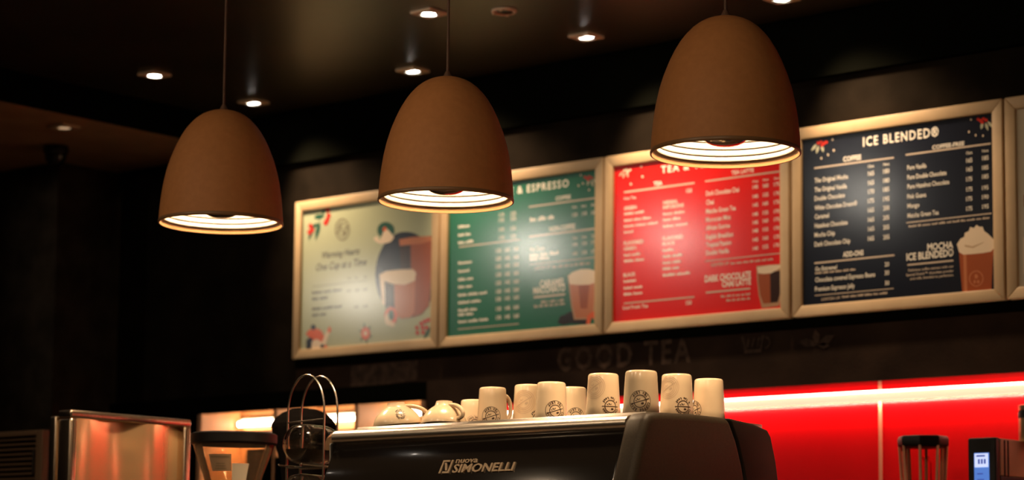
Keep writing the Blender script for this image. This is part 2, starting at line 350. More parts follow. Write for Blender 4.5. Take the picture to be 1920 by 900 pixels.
# printed matter of the four boards: T text, G unreadable words, L rule, P picture shape; metres from the board corner
PRINT = {
 'ice': [
  ('T', 'title_lettering', 'ICE BLENDED®', 0.298, 0.573, 0.294, 0.0309),
  ('T', 'heading_lettering', 'COFFEE', 0.218, 0.529, 0.072, 0.0165),
  ('L', 'rule_lines', 0, 0.1, 0.517, 0.319, 0.0055),
  ('T', 'heading_lettering', 'COFFEE-FREE', 0.567, 0.53, 0.121, 0.0133),
  ('L', 'rule_lines', 0, 0.465, 0.521, 0.321, 0.0054),
  ('T', 'item_lettering', 'The Original Mocha', 0.101, 0.468, 0.136, 0.0157),
  ('T', 'item_lettering', 'The Original Vanilla', 0.101, 0.435, 0.131, 0.0157),
  ('T', 'item_lettering', 'Double Chocolate', 0.101, 0.404, 0.123, 0.0156),
  ('T', 'item_lettering', 'White Chocolate Dream®', 0.101, 0.371, 0.172, 0.0156),
  ('T', 'item_lettering', 'Caramel', 0.101, 0.34, 0.058, 0.0156),
  ('T', 'item_lettering', 'Hazelnut Chocolate', 0.101, 0.308, 0.133, 0.0156),
  ('T', 'item_lettering', 'Mocha Chip', 0.1, 0.276, 0.083, 0.0156),
  ('T', 'item_lettering', 'Dark Chocolate Chip', 0.1, 0.243, 0.144, 0.0156),
  ('T', 'price_lettering', '12oz', 0.317, 0.496, 0.024, 0.01),
  ('T', 'price_lettering', '16oz', 0.377, 0.496, 0.024, 0.0099),
  ('T', 'price_lettering', '165', 0.317, 0.468, 0.024, 0.0154),
  ('T', 'price_lettering', '180', 0.377, 0.469, 0.024, 0.0153),
  ('T', 'price_lettering', '165', 0.317, 0.436, 0.024, 0.0154),
  ('T', 'price_lettering', '180', 0.377, 0.437, 0.024, 0.0153),
  ('T', 'price_lettering', '170', 0.317, 0.405, 0.024, 0.0154),
  ('T', 'price_lettering', '185', 0.376, 0.406, 0.024, 0.0153),
  ('T', 'price_lettering', '175', 0.316, 0.373, 0.024, 0.0154),
  ('T', 'price_lettering', '195', 0.376, 0.373, 0.024, 0.0153),
  ('T', 'price_lettering', '165', 0.316, 0.341, 0.024, 0.0153),
  ('T', 'price_lettering', '200', 0.376, 0.342, 0.024, 0.0153),
  ('T', 'price_lettering', '165', 0.316, 0.308, 0.024, 0.0153),
  ('T', 'price_lettering', '205', 0.375, 0.309, 0.024, 0.0152),
  ('T', 'price_lettering', '165', 0.316, 0.276, 0.024, 0.0153),
  ('T', 'price_lettering', '205', 0.375, 0.276, 0.024, 0.0152),
  ('T', 'price_lettering', '165', 0.315, 0.243, 0.024, 0.0153),
  ('T', 'price_lettering', '205', 0.375, 0.242, 0.024, 0.0152),
  ('T', 'item_lettering', 'Pure Vanilla', 0.471, 0.471, 0.073, 0.0152),
  ('T', 'item_lettering', 'Pure Double Chocolate', 0.471, 0.438, 0.149, 0.0152),
  ('T', 'item_lettering', 'Pure Hazelnut Chocolate', 0.471, 0.406, 0.159, 0.0152),
  ('T', 'item_lettering', 'Pink Guava', 0.47, 0.372, 0.072, 0.0152),
  ('T', 'item_lettering', 'Mango', 0.47, 0.34, 0.046, 0.0151),
  ('T', 'item_lettering', 'Matcha Green Tea', 0.47, 0.307, 0.119, 0.0151),
  ('T', 'price_lettering', '12oz', 0.695, 0.498, 0.022, 0.0088),
  ('T', 'price_lettering', '16oz', 0.754, 0.498, 0.023, 0.0087),
  ('T', 'price_lettering', '165', 0.695, 0.47, 0.022, 0.014),
  ('T', 'price_lettering', '185', 0.754, 0.471, 0.023, 0.014),
  ('T', 'price_lettering', '165', 0.695, 0.44, 0.022, 0.014),
  ('T', 'price_lettering', '185', 0.753, 0.439, 0.023, 0.0139),
  ('T', 'price_lettering', '175', 0.694, 0.407, 0.022, 0.014),
  ('T', 'price_lettering', '185', 0.753, 0.409, 0.023, 0.0139),
  ('T', 'price_lettering', '175', 0.694, 0.373, 0.022, 0.014),
  ('T', 'price_lettering', '195', 0.752, 0.372, 0.023, 0.0139),
  ('T', 'price_lettering', '175', 0.693, 0.341, 0.022, 0.014),
  ('T', 'price_lettering', '190', 0.752, 0.341, 0.023, 0.0139),
  ('T', 'price_lettering', '175', 0.693, 0.308, 0.022, 0.014),
  ('T', 'price_lettering', '195', 0.752, 0.309, 0.023, 0.0139),
  ('L', 'rule_lines', 0, 0.465, 0.289, 0.32, 0.0036),
  ('G', 'small_print', 11, 0.474, 0.274, 0.308, 0.0071),
  ('T', 'heading_lettering', 'ADD-ONS', 0.215, 0.196, 0.082, 0.0172),
  ('L', 'rule_lines', 0, 0.099, 0.182, 0.319, 0.0055),
  ('T', 'item_lettering', 'Go Extreme!', 0.102, 0.157, 0.089, 0.0137),
  ('G', 'small_print', 6, 0.102, 0.146, 0.167, 0.0073),
  ('T', 'item_lettering', 'Chocolate covered Espresso Beans', 0.102, 0.118, 0.24, 0.0155),
  ('T', 'item_lettering', 'Premium Espresso Jelly', 0.101, 0.086, 0.16, 0.0155),
  ('T', 'price_lettering', '20', 0.38, 0.149, 0.017, 0.0143),
  ('T', 'price_lettering', '30', 0.38, 0.12, 0.017, 0.0143),
  ('T', 'price_lettering', '30', 0.38, 0.085, 0.017, 0.0143),
  ('L', 'rule_lines', 0, 0.1, 0.07, 0.314, 0.0027),
  ('T', 'small_print', 'LIGHTEN UP!', 0.127, 0.052, 0.076, 0.0082),
  ('G', 'small_print', 6, 0.211, 0.055, 0.18, 0.0072),
  ('T', 'heading_lettering', 'MOCHA', 0.545, 0.189, 0.097, 0.022),
  ('T', 'heading_lettering', 'ICE BLENDED®', 0.465, 0.162, 0.178, 0.0231),
  ('L', 'rule_lines', 0, 0.468, 0.144, 0.174, 0.0053),
  ('T', 'small_print', 'Delicious coffee extract with our', 0.471, 0.124, 0.172, 0.008),
  ('T', 'small_print', 'Special Dutch™ chocolate powder', 0.463, 0.109, 0.18, 0.008),
  ('T', 'small_print', 'and milk, blended to perfection.', 0.478, 0.095, 0.165, 0.008),
  ('P','drink_picture','coffee',[(0.663,0.189),(0.794,0.186),(0.788,0.143),(0.781,0.036),(0.674,0.037),(0.668,0.11)]),
  ('P','drink_picture','coffee_light',[(0.679,0.168),(0.691,0.168),(0.693,0.037),(0.681,0.037)]),
  ('P','drink_picture','cream',[(0.656,0.2),(0.671,0.218),(0.684,0.222),(0.686,0.235),(0.701,0.24),(0.706,0.253),(0.72,0.248),(0.73,0.258),(0.741,0.25),(0.752,0.25),(0.758,0.234),(0.768,0.227),(0.78,0.216),(0.795,0.199),(0.795,0.177),(0.781,0.164),(0.752,0.162),(0.714,0.162),(0.68,0.163),(0.664,0.173)]),
  ('P','drink_picture','cream_shade',[(0.684,0.196),(0.714,0.188),(0.758,0.199),(0.753,0.195),(0.716,0.181),(0.687,0.188)]),
  ('P','drink_picture','coffee_light',[(0.753,0.077),(0.752,0.07),(0.748,0.071),(0.749,0.077)]),
  ('P','drink_picture','coffee_light',[(0.752,0.07),(0.749,0.064),(0.746,0.066),(0.748,0.071)]),
  ('P','drink_picture','coffee_light',[(0.749,0.064),(0.745,0.059),(0.742,0.061),(0.746,0.066)]),
  ('P','drink_picture','coffee_light',[(0.745,0.059),(0.739,0.055),(0.737,0.058),(0.742,0.061)]),
  ('P','drink_picture','coffee_light',[(0.739,0.055),(0.733,0.053),(0.732,0.056),(0.737,0.058)]),
  ('P','drink_picture','coffee_light',[(0.733,0.053),(0.726,0.052),(0.726,0.056),(0.732,0.056)]),
  ('P','drink_picture','coffee_light',[(0.726,0.052),(0.719,0.054),(0.72,0.057),(0.726,0.056)]),
  ('P','drink_picture','coffee_light',[(0.719,0.054),(0.713,0.057),(0.715,0.06),(0.72,0.057)]),
  ('P','drink_picture','coffee_light',[(0.713,0.057),(0.707,0.062),(0.71,0.064),(0.715,0.06)]),
  ('P','drink_picture','coffee_light',[(0.707,0.062),(0.703,0.068),(0.706,0.069),(0.71,0.064)]),
  ('P','drink_picture','coffee_light',[(0.703,0.068),(0.7,0.074),(0.704,0.075),(0.706,0.069)]),
  ('P','drink_picture','coffee_light',[(0.7,0.074),(0.699,0.081),(0.703,0.081),(0.704,0.075)]),
  ('P','drink_picture','coffee_light',[(0.699,0.081),(0.7,0.088),(0.704,0.087),(0.703,0.081)]),
  ('P','drink_picture','coffee_light',[(0.7,0.088),(0.703,0.095),(0.707,0.093),(0.704,0.087)]),
  ('P','drink_picture','coffee_light',[(0.703,0.095),(0.708,0.1),(0.71,0.097),(0.707,0.093)]),
  ('P','drink_picture','coffee_light',[(0.708,0.1),(0.713,0.103),(0.715,0.1),(0.71,0.097)]),
  ('P','drink_picture','coffee_light',[(0.713,0.103),(0.72,0.106),(0.721,0.102),(0.715,0.1)]),
  ('P','drink_picture','coffee_light',[(0.72,0.106),(0.727,0.106),(0.727,0.103),(0.721,0.102)]),
  ('P','drink_picture','coffee_light',[(0.727,0.106),(0.734,0.105),(0.733,0.101),(0.727,0.103)]),
  ('P','drink_picture','coffee_light',[(0.734,0.105),(0.74,0.101),(0.738,0.098),(0.733,0.101)]),
  ('P','drink_picture','coffee_light',[(0.74,0.101),(0.745,0.097),(0.743,0.094),(0.738,0.098)]),
  ('P','drink_picture','coffee_light',[(0.745,0.097),(0.75,0.091),(0.746,0.089),(0.743,0.094)]),
  ('P','drink_picture','coffee_light',[(0.75,0.091),(0.752,0.084),(0.749,0.083),(0.746,0.089)]),
  ('P','drink_picture','coffee_light',[(0.752,0.084),(0.753,0.077),(0.749,0.077),(0.749,0.083)]),
  ('P','drink_picture','coffee_light',[(0.733,0.086),(0.732,0.081),(0.728,0.079),(0.724,0.079),(0.721,0.082),(0.72,0.087),(0.721,0.091),(0.724,0.094),(0.729,0.093),(0.732,0.09)]),
  ('P','drink_picture','coffee_light',[(0.725,0.069),(0.724,0.065),(0.72,0.063),(0.717,0.065),(0.716,0.07),(0.717,0.074),(0.72,0.075),(0.724,0.073)]),
  ('P','drink_picture','coffee_light',[(0.739,0.068),(0.737,0.064),(0.734,0.062),(0.73,0.064),(0.729,0.069),(0.73,0.073),(0.734,0.074),(0.737,0.072)]),
  ('P','leaf_print','pale_leaf',[(0.111,0.604),(0.102,0.602),(0.095,0.597),(0.09,0.589),(0.088,0.582),(0.096,0.585),(0.105,0.589),(0.109,0.596)]),
  ('P','leaf_print','pale_leaf',[(0.119,0.598),(0.112,0.593),(0.108,0.586),(0.108,0.577),(0.109,0.57),(0.115,0.574),(0.12,0.582),(0.121,0.589)]),
  ('P','leaf_print','pale_leaf',[(0.131,0.598),(0.128,0.591),(0.128,0.584),(0.133,0.577),(0.138,0.571),(0.14,0.577),(0.141,0.585),(0.137,0.592)]),
  ('P','leaf_print','red_print',[(0.124,0.606),(0.123,0.603),(0.119,0.601),(0.115,0.602),(0.112,0.604),(0.111,0.608),(0.112,0.611),(0.115,0.613),(0.119,0.612),(0.123,0.61)]),
  ('P','leaf_print','red_print',[(0.135,0.61),(0.134,0.606),(0.131,0.605),(0.127,0.605),(0.123,0.608),(0.122,0.611),(0.123,0.614),(0.127,0.616),(0.131,0.616),(0.134,0.613)]),
  ('P','leaf_print','red_print',[(0.147,0.602),(0.146,0.598),(0.142,0.597),(0.138,0.597),(0.135,0.6),(0.134,0.603),(0.135,0.606),(0.138,0.608),(0.142,0.608),(0.146,0.605)]),
  ('P','leaf_print','red_print',[(0.139,0.596),(0.138,0.593),(0.135,0.591),(0.13,0.591),(0.127,0.594),(0.126,0.597),(0.127,0.601),(0.13,0.602),(0.135,0.602),(0.138,0.599)]),
  ('P','leaf_print','red_print',[(0.157,0.605),(0.155,0.602),(0.152,0.6),(0.148,0.601),(0.144,0.603),(0.143,0.607),(0.144,0.61),(0.148,0.612),(0.152,0.611),(0.155,0.609)]),
  ('P','leaf_print','pale_leaf',[(0.775,0.6),(0.777,0.592),(0.781,0.585),(0.789,0.578),(0.796,0.574),(0.794,0.581),(0.79,0.59),(0.784,0.596)]),
  ('P','leaf_print','pale_leaf',[(0.768,0.596),(0.766,0.589),(0.767,0.581),(0.772,0.573),(0.777,0.567),(0.778,0.574),(0.778,0.582),(0.774,0.59)]),
  ('P','leaf_print','pale_leaf',[(0.758,0.599),(0.752,0.595),(0.749,0.589),(0.749,0.582),(0.751,0.575),(0.756,0.579),(0.76,0.585),(0.76,0.592)]),
  ('P','leaf_print','red_print',[(0.776,0.603),(0.775,0.6),(0.772,0.599),(0.768,0.599),(0.765,0.601),(0.764,0.605),(0.765,0.608),(0.768,0.61),(0.772,0.609),(0.775,0.607)]),
  ('P','leaf_print','red_print',[(0.766,0.609),(0.765,0.606),(0.762,0.605),(0.758,0.605),(0.755,0.607),(0.754,0.611),(0.755,0.614),(0.758,0.616),(0.762,0.615),(0.765,0.613)]),
  ('P','leaf_print','red_print',[(0.756,0.604),(0.754,0.601),(0.751,0.6),(0.748,0.6),(0.745,0.602),(0.743,0.606),(0.745,0.609),(0.748,0.611),(0.752,0.61),(0.754,0.608)]),
  ('P','leaf_print','red_print',[(0.762,0.597),(0.761,0.594),(0.758,0.593),(0.754,0.593),(0.751,0.595),(0.75,0.599),(0.752,0.602),(0.754,0.603),(0.758,0.603),(0.761,0.601)]),
  ('P','leaf_print','red_print',[(0.747,0.61),(0.746,0.607),(0.743,0.606),(0.739,0.606),(0.736,0.608),(0.735,0.612),(0.736,0.615),(0.739,0.617),(0.743,0.616),(0.746,0.614)]),
  ('P','dot_print','cream',[(0.18,0.612),(0.178,0.609),(0.176,0.608),(0.173,0.61),(0.172,0.613),(0.173,0.616),(0.176,0.617),(0.178,0.615)]),
  ('P','dot_print','cream',[(0.185,0.573),(0.183,0.57),(0.181,0.569),(0.178,0.57),(0.177,0.574),(0.178,0.577),(0.181,0.578),(0.184,0.576)]),
  ('P','dot_print','cream',[(0.161,0.56),(0.16,0.557),(0.157,0.556),(0.155,0.558),(0.154,0.561),(0.155,0.564),(0.157,0.565),(0.16,0.563)]),
  ('P','dot_print','cream',[(0.133,0.551),(0.132,0.548),(0.13,0.547),(0.127,0.549),(0.126,0.552),(0.127,0.555),(0.13,0.556),(0.132,0.555)]),
  ('P','dot_print','cream',[(0.718,0.613),(0.717,0.61),(0.714,0.609),(0.712,0.61),(0.711,0.614),(0.712,0.616),(0.715,0.617),(0.717,0.616)]),
  ('P','dot_print','cream',[(0.709,0.572),(0.708,0.569),(0.706,0.568),(0.704,0.57),(0.703,0.573),(0.704,0.576),(0.706,0.577),(0.709,0.575)]),
  ('P','dot_print','cream',[(0.734,0.558),(0.733,0.555),(0.731,0.554),(0.729,0.555),(0.728,0.559),(0.729,0.562),(0.731,0.562),(0.733,0.561)]),
  ('P','dot_print','cream',[(0.761,0.553),(0.76,0.55),(0.758,0.549),(0.756,0.55),(0.755,0.554),(0.756,0.556),(0.758,0.557),(0.76,0.556)]),
 ],
 'tea': [
  ('T', 'title_lettering', 'TEA & TEA LATTE', 0.262, 0.577, 0.382, 0.0262),
  ('T', 'heading_lettering', 'TEA', 0.228, 0.533, 0.04, 0.0148),
  ('L', 'rule_lines', 0, 0.09, 0.521, 0.323, 0.0066),
  ('T', 'heading_lettering', 'TEA LATTE', 0.576, 0.536, 0.097, 0.0136),
  ('L', 'rule_lines', 0, 0.46, 0.522, 0.322, 0.0056),
  ('T', 'price_lettering', '150', 0.376, 0.491, 0.026, 0.0146),
  ('T', 'item_lettering', 'Hot Tea', 0.091, 0.495, 0.056, 0.0107),
  ('T', 'heading_lettering', 'GREEN', 0.091, 0.457, 0.058, 0.0121),
  ('G', 'item_lettering', 2, 0.092, 0.438, 0.096, 0.0087),
  ('G', 'item_lettering', 3, 0.092, 0.413, 0.125, 0.0087),
  ('G', 'item_lettering', 3, 0.092, 0.391, 0.16, 0.0087),
  ('G', 'item_lettering', 1, 0.092, 0.369, 0.044, 0.0087),
  ('T', 'heading_lettering', 'FLAVORED', 0.091, 0.325, 0.09, 0.0134),
  ('T', 'heading_lettering', 'GREEN', 0.091, 0.305, 0.058, 0.0114),
  ('T', 'heading_lettering', 'HERBAL', 0.272, 0.46, 0.067, 0.0119),
  ('T', 'heading_lettering', 'INFUSIONS', 0.272, 0.442, 0.093, 0.0126),
  ('G', 'item_lettering', 2, 0.272, 0.419, 0.102, 0.0099),
  ('G', 'item_lettering', 2, 0.272, 0.397, 0.084, 0.0099),
  ('G', 'item_lettering', 2, 0.272, 0.373, 0.112, 0.0099),
  ('T', 'heading_lettering', 'FLAVORED', 0.27, 0.326, 0.094, 0.0138),
  ('T', 'heading_lettering', 'BLACK', 0.27, 0.307, 0.057, 0.0119),
  ('G', 'item_lettering', 2, 0.093, 0.282, 0.078, 0.0093),
  ('G', 'item_lettering', 2, 0.093, 0.26, 0.096, 0.0093),
  ('T', 'heading_lettering', 'BLACK', 0.09, 0.206, 0.056, 0.0127),
  ('G', 'item_lettering', 1, 0.091, 0.184, 0.061, 0.0093),
  ('G', 'item_lettering', 2, 0.092, 0.159, 0.092, 0.0093),
  ('G', 'item_lettering', 2, 0.092, 0.136, 0.09, 0.0093),
  ('G', 'item_lettering', 1, 0.271, 0.284, 0.053, 0.0099),
  ('G', 'item_lettering', 2, 0.272, 0.261, 0.089, 0.0099),
  ('G', 'item_lettering', 2, 0.272, 0.238, 0.083, 0.0099),
  ('G', 'item_lettering', 2, 0.272, 0.216, 0.077, 0.0099),
  ('G', 'item_lettering', 2, 0.272, 0.192, 0.128, 0.0099),
  ('T', 'item_lettering', 'Iced Fresh Tea', 0.089, 0.084, 0.115, 0.0126),
  ('L', 'rule_lines', 0, 0.093, 0.104, 0.321, 0.0049),
  ('T', 'price_lettering', '150', 0.376, 0.08, 0.025, 0.0144),
  ('T', 'item_lettering', 'Dark Chocolate Chai', 0.465, 0.471, 0.144, 0.0169),
  ('T', 'item_lettering', 'Chai', 0.465, 0.438, 0.034, 0.0169),
  ('T', 'item_lettering', 'Matcha Green Tea', 0.465, 0.406, 0.13, 0.0169),
  ('T', 'item_lettering', 'Moroccan Mint', 0.465, 0.375, 0.108, 0.0168),
  ('T', 'item_lettering', 'African Sunrise', 0.465, 0.345, 0.105, 0.0168),
  ('T', 'item_lettering', 'English Breakfast', 0.465, 0.312, 0.119, 0.0168),
  ('T', 'item_lettering', 'Tropical Passion', 0.465, 0.283, 0.11, 0.0168),
  ('T', 'item_lettering', 'Double Vanilla', 0.465, 0.254, 0.1, 0.0168),
  ('T', 'price_lettering', '12oz', 0.668, 0.497, 0.024, 0.0079),
  ('T', 'price_lettering', '16oz', 0.712, 0.498, 0.023, 0.0079),
  ('T', 'price_lettering', '22oz', 0.758, 0.498, 0.023, 0.0079),
  ('T', 'price_lettering', '145', 0.668, 0.474, 0.023, 0.0135),
  ('T', 'price_lettering', '160', 0.712, 0.474, 0.023, 0.0134),
  ('T', 'price_lettering', '175', 0.758, 0.474, 0.023, 0.0134),
  ('T', 'price_lettering', '140', 0.668, 0.44, 0.023, 0.0134),
  ('T', 'price_lettering', '155', 0.712, 0.441, 0.023, 0.0134),
  ('T', 'price_lettering', '170', 0.758, 0.441, 0.023, 0.0133),
  ('T', 'price_lettering', '145', 0.668, 0.409, 0.023, 0.0134),
  ('T', 'price_lettering', '160', 0.711, 0.41, 0.023, 0.0134),
  ('T', 'price_lettering', '175', 0.758, 0.41, 0.023, 0.0133),
  ('T', 'price_lettering', '140', 0.668, 0.376, 0.023, 0.0134),
  ('T', 'price_lettering', '155', 0.711, 0.377, 0.023, 0.0134),
  ('T', 'price_lettering', '170', 0.758, 0.377, 0.023, 0.0133),
  ('T', 'price_lettering', '145', 0.668, 0.346, 0.023, 0.0134),
  ('T', 'price_lettering', '160', 0.711, 0.348, 0.023, 0.0134),
  ('T', 'price_lettering', '175', 0.758, 0.348, 0.023, 0.0133),
  ('T', 'price_lettering', '140', 0.668, 0.316, 0.023, 0.0134),
  ('T', 'price_lettering', '155', 0.711, 0.317, 0.023, 0.0134),
  ('T', 'price_lettering', '170', 0.758, 0.317, 0.023, 0.0133),
  ('T', 'price_lettering', '145', 0.668, 0.284, 0.023, 0.0134),
  ('T', 'price_lettering', '160', 0.711, 0.286, 0.023, 0.0133),
  ('T', 'price_lettering', '175', 0.758, 0.286, 0.023, 0.0133),
  ('T', 'price_lettering', '140', 0.668, 0.253, 0.023, 0.0134),
  ('T', 'price_lettering', '155', 0.711, 0.255, 0.023, 0.0133),
  ('T', 'price_lettering', '170', 0.757, 0.256, 0.023, 0.0133),
  ('L', 'rule_lines', 0, 0.462, 0.231, 0.321, 0.0032),
  ('T', 'small_print', 'LIGHTEN UP!', 0.488, 0.211, 0.077, 0.0112),
  ('G', 'small_print', 7, 0.573, 0.211, 0.183, 0.0079),
  ('T', 'heading_lettering', 'DARK CHOCOLATE', 0.46, 0.156, 0.2, 0.0231),
  ('T', 'heading_lettering', 'CHAI LATTE', 0.535, 0.132, 0.125, 0.0206),
  ('L', 'rule_lines', 0, 0.464, 0.115, 0.193, 0.0056),
  ('G', 'small_print', 6, 0.53, 0.095, 0.13, 0.0079),
  ('G', 'small_print', 5, 0.554, 0.079, 0.106, 0.0079),
  ('P','drink_picture','glass_edge',[(0.683,0.196),(0.803,0.194),(0.8,0.159),(0.789,0.082),(0.778,0.046),(0.706,0.044),(0.693,0.09),(0.686,0.145)]),
  ('P','drink_picture','coffee_dark',[(0.69,0.167),(0.797,0.171),(0.795,0.152),(0.784,0.091),(0.773,0.06),(0.713,0.059),(0.7,0.089),(0.692,0.137)]),
  ('P','drink_picture','coffee',[(0.69,0.167),(0.741,0.169),(0.743,0.059),(0.713,0.059),(0.7,0.089),(0.692,0.137)]),
  ('P','drink_picture','cream',[(0.686,0.191),(0.742,0.194),(0.798,0.191),(0.795,0.183),(0.769,0.174),(0.746,0.165),(0.714,0.165),(0.691,0.17)]),
  ('P','leaf_print','pale_leaf',[(0.087,0.605),(0.079,0.602),(0.073,0.599),(0.069,0.593),(0.067,0.587),(0.074,0.589),(0.081,0.593),(0.085,0.598)]),
  ('P','leaf_print','pale_leaf',[(0.093,0.6),(0.088,0.595),(0.084,0.59),(0.084,0.583),(0.085,0.577),(0.09,0.581),(0.095,0.587),(0.095,0.593)]),
  ('P','leaf_print','pale_leaf',[(0.103,0.6),(0.101,0.594),(0.101,0.589),(0.105,0.583),(0.11,0.578),(0.112,0.583),(0.112,0.59),(0.109,0.595)]),
  ('P','leaf_print','cream',[(0.098,0.606),(0.096,0.603),(0.094,0.602),(0.09,0.602),(0.087,0.604),(0.086,0.607),(0.087,0.61),(0.09,0.611),(0.094,0.611),(0.096,0.609)]),
  ('P','leaf_print','cream',[(0.107,0.609),(0.106,0.606),(0.103,0.605),(0.1,0.605),(0.097,0.607),(0.096,0.61),(0.097,0.613),(0.1,0.614),(0.103,0.614),(0.106,0.612)]),
  ('P','leaf_print','cream',[(0.117,0.602),(0.116,0.6),(0.113,0.598),(0.11,0.599),(0.107,0.601),(0.106,0.604),(0.107,0.606),(0.11,0.608),(0.113,0.607),(0.116,0.605)]),
  ('P','leaf_print','cream',[(0.111,0.598),(0.11,0.595),(0.107,0.594),(0.103,0.594),(0.1,0.596),(0.099,0.599),(0.1,0.602),(0.103,0.603),(0.107,0.603),(0.11,0.601)]),
  ('P','leaf_print','cream',[(0.125,0.605),(0.124,0.603),(0.122,0.602),(0.118,0.602),(0.115,0.604),(0.114,0.607),(0.115,0.609),(0.118,0.611),(0.121,0.61),(0.124,0.608)]),
  ('P','dot_print','cream',[(0.176,0.612),(0.174,0.609),(0.171,0.608),(0.167,0.609),(0.165,0.613),(0.167,0.616),(0.171,0.618),(0.174,0.616)]),
  ('P','dot_print','cream',[(0.182,0.573),(0.18,0.57),(0.177,0.569),(0.173,0.571),(0.172,0.574),(0.173,0.578),(0.177,0.579),(0.18,0.577)]),
  ('P','dot_print','cream',[(0.128,0.551),(0.127,0.548),(0.123,0.547),(0.119,0.549),(0.118,0.552),(0.119,0.556),(0.123,0.557),(0.126,0.555)]),
 ],
 'espresso': [
  ('T', 'title_lettering', 'COFFEE & ESPRESSO', 0.209, 0.575, 0.443, 0.028),
  ('T', 'heading_lettering', 'COFFEE', 0.588, 0.528, 0.074, 0.0144),
  ('L', 'rule_lines', 0, 0.455, 0.514, 0.346, 0.006),
  ('G', 'item_lettering', 3, 0.461, 0.458, 0.128, 0.0163),
  ('T', 'heading_lettering', 'NON-COFFEE', 0.558, 0.411, 0.127, 0.0178),
  ('L', 'rule_lines', 0, 0.456, 0.397, 0.335, 0.0068),
  ('T', 'item_lettering', 'Hot Cocoa', 0.462, 0.342, 0.073, 0.0171),
  ('G', 'item_lettering', 3, 0.462, 0.319, 0.151, 0.0145),
  ('G', 'item_lettering', 2, 0.463, 0.305, 0.098, 0.0128),
  ('L', 'rule_lines', 0, 0.462, 0.29, 0.327, 0.0034),
  ('T', 'small_print', 'LIGHTEN UP!', 0.487, 0.269, 0.078, 0.0128),
  ('G', 'small_print', 7, 0.574, 0.268, 0.186, 0.0093),
  ('T', 'heading_lettering', 'CARAMEL', 0.513, 0.2, 0.124, 0.0246),
  ('T', 'heading_lettering', 'MACCHIATO', 0.481, 0.176, 0.157, 0.0238),
  ('L', 'rule_lines', 0, 0.483, 0.159, 0.155, 0.0076),
  ('G', 'small_print', 5, 0.521, 0.137, 0.116, 0.0101),
  ('G', 'small_print', 6, 0.486, 0.123, 0.152, 0.0102),
  ('T', 'price_lettering', '12oz', 0.669, 0.489, 0.024, 0.0093),
  ('T', 'price_lettering', '16oz', 0.714, 0.488, 0.024, 0.0093),
  ('T', 'price_lettering', '22oz', 0.76, 0.488, 0.024, 0.0092),
  ('T', 'price_lettering', '120', 0.671, 0.457, 0.024, 0.0135),
  ('T', 'price_lettering', '135', 0.717, 0.457, 0.024, 0.0134),
  ('T', 'price_lettering', '150', 0.762, 0.456, 0.024, 0.0134),
  ('T', 'price_lettering', '12oz', 0.672, 0.369, 0.024, 0.0109),
  ('T', 'price_lettering', '16oz', 0.717, 0.369, 0.024, 0.0109),
  ('T', 'price_lettering', '22oz', 0.763, 0.369, 0.024, 0.0109),
  ('T', 'price_lettering', '140', 0.672, 0.343, 0.024, 0.0134),
  ('T', 'price_lettering', '155', 0.718, 0.343, 0.024, 0.0134),
  ('T', 'price_lettering', '170', 0.763, 0.343, 0.024, 0.0134),
  ('T', 'price_lettering', '140', 0.672, 0.308, 0.024, 0.0134),
  ('T', 'price_lettering', '155', 0.718, 0.308, 0.024, 0.0134),
  ('T', 'price_lettering', '170', 0.763, 0.308, 0.024, 0.0133),
  ('T', 'price_lettering', '110', 0.304, 0.493, 0.025, 0.0147),
  ('T', 'price_lettering', '125', 0.364, 0.492, 0.026, 0.0147),
  ('T', 'price_lettering', '110', 0.304, 0.472, 0.025, 0.0147),
  ('T', 'price_lettering', '125', 0.364, 0.472, 0.026, 0.0147),
  ('T', 'price_lettering', '110', 0.305, 0.435, 0.025, 0.0147),
  ('T', 'price_lettering', '125', 0.365, 0.434, 0.026, 0.0147),
  ('T', 'price_lettering', '110', 0.306, 0.403, 0.025, 0.0147),
  ('T', 'price_lettering', '125', 0.365, 0.403, 0.026, 0.0146),
  ('T', 'price_lettering', '130', 0.291, 0.352, 0.026, 0.0156),
  ('T', 'price_lettering', '145', 0.335, 0.351, 0.026, 0.0155),
  ('T', 'price_lettering', '160', 0.38, 0.351, 0.026, 0.0155),
  ('T', 'price_lettering', '130', 0.291, 0.321, 0.026, 0.0156),
  ('T', 'price_lettering', '145', 0.336, 0.32, 0.026, 0.0155),
  ('T', 'price_lettering', '160', 0.381, 0.32, 0.026, 0.0155),
  ('T', 'price_lettering', '130', 0.291, 0.29, 0.026, 0.0155),
  ('T', 'price_lettering', '145', 0.336, 0.29, 0.026, 0.0155),
  ('T', 'price_lettering', '160', 0.381, 0.29, 0.026, 0.0154),
  ('T', 'price_lettering', '130', 0.292, 0.258, 0.026, 0.0155),
  ('T', 'price_lettering', '145', 0.337, 0.257, 0.026, 0.0155),
  ('T', 'price_lettering', '160', 0.381, 0.257, 0.026, 0.0154),
  ('T', 'price_lettering', '130', 0.292, 0.225, 0.026, 0.0155),
  ('T', 'price_lettering', '145', 0.337, 0.225, 0.026, 0.0155),
  ('T', 'price_lettering', '160', 0.382, 0.224, 0.026, 0.0154),
  ('T', 'price_lettering', '130', 0.293, 0.192, 0.026, 0.0155),
  ('T', 'price_lettering', '145', 0.338, 0.192, 0.026, 0.0154),
  ('T', 'price_lettering', '160', 0.382, 0.192, 0.026, 0.0154),
  ('T', 'price_lettering', '130', 0.293, 0.162, 0.026, 0.0155),
  ('T', 'price_lettering', '145', 0.338, 0.162, 0.026, 0.0154),
  ('T', 'price_lettering', '160', 0.383, 0.162, 0.026, 0.0154),
  ('T', 'price_lettering', '130', 0.294, 0.124, 0.026, 0.0155),
  ('T', 'price_lettering', '145', 0.339, 0.124, 0.026, 0.0154),
  ('T', 'price_lettering', '160', 0.383, 0.124, 0.026, 0.0154),
  ('T', 'price_lettering', '130', 0.294, 0.09, 0.026, 0.0155),
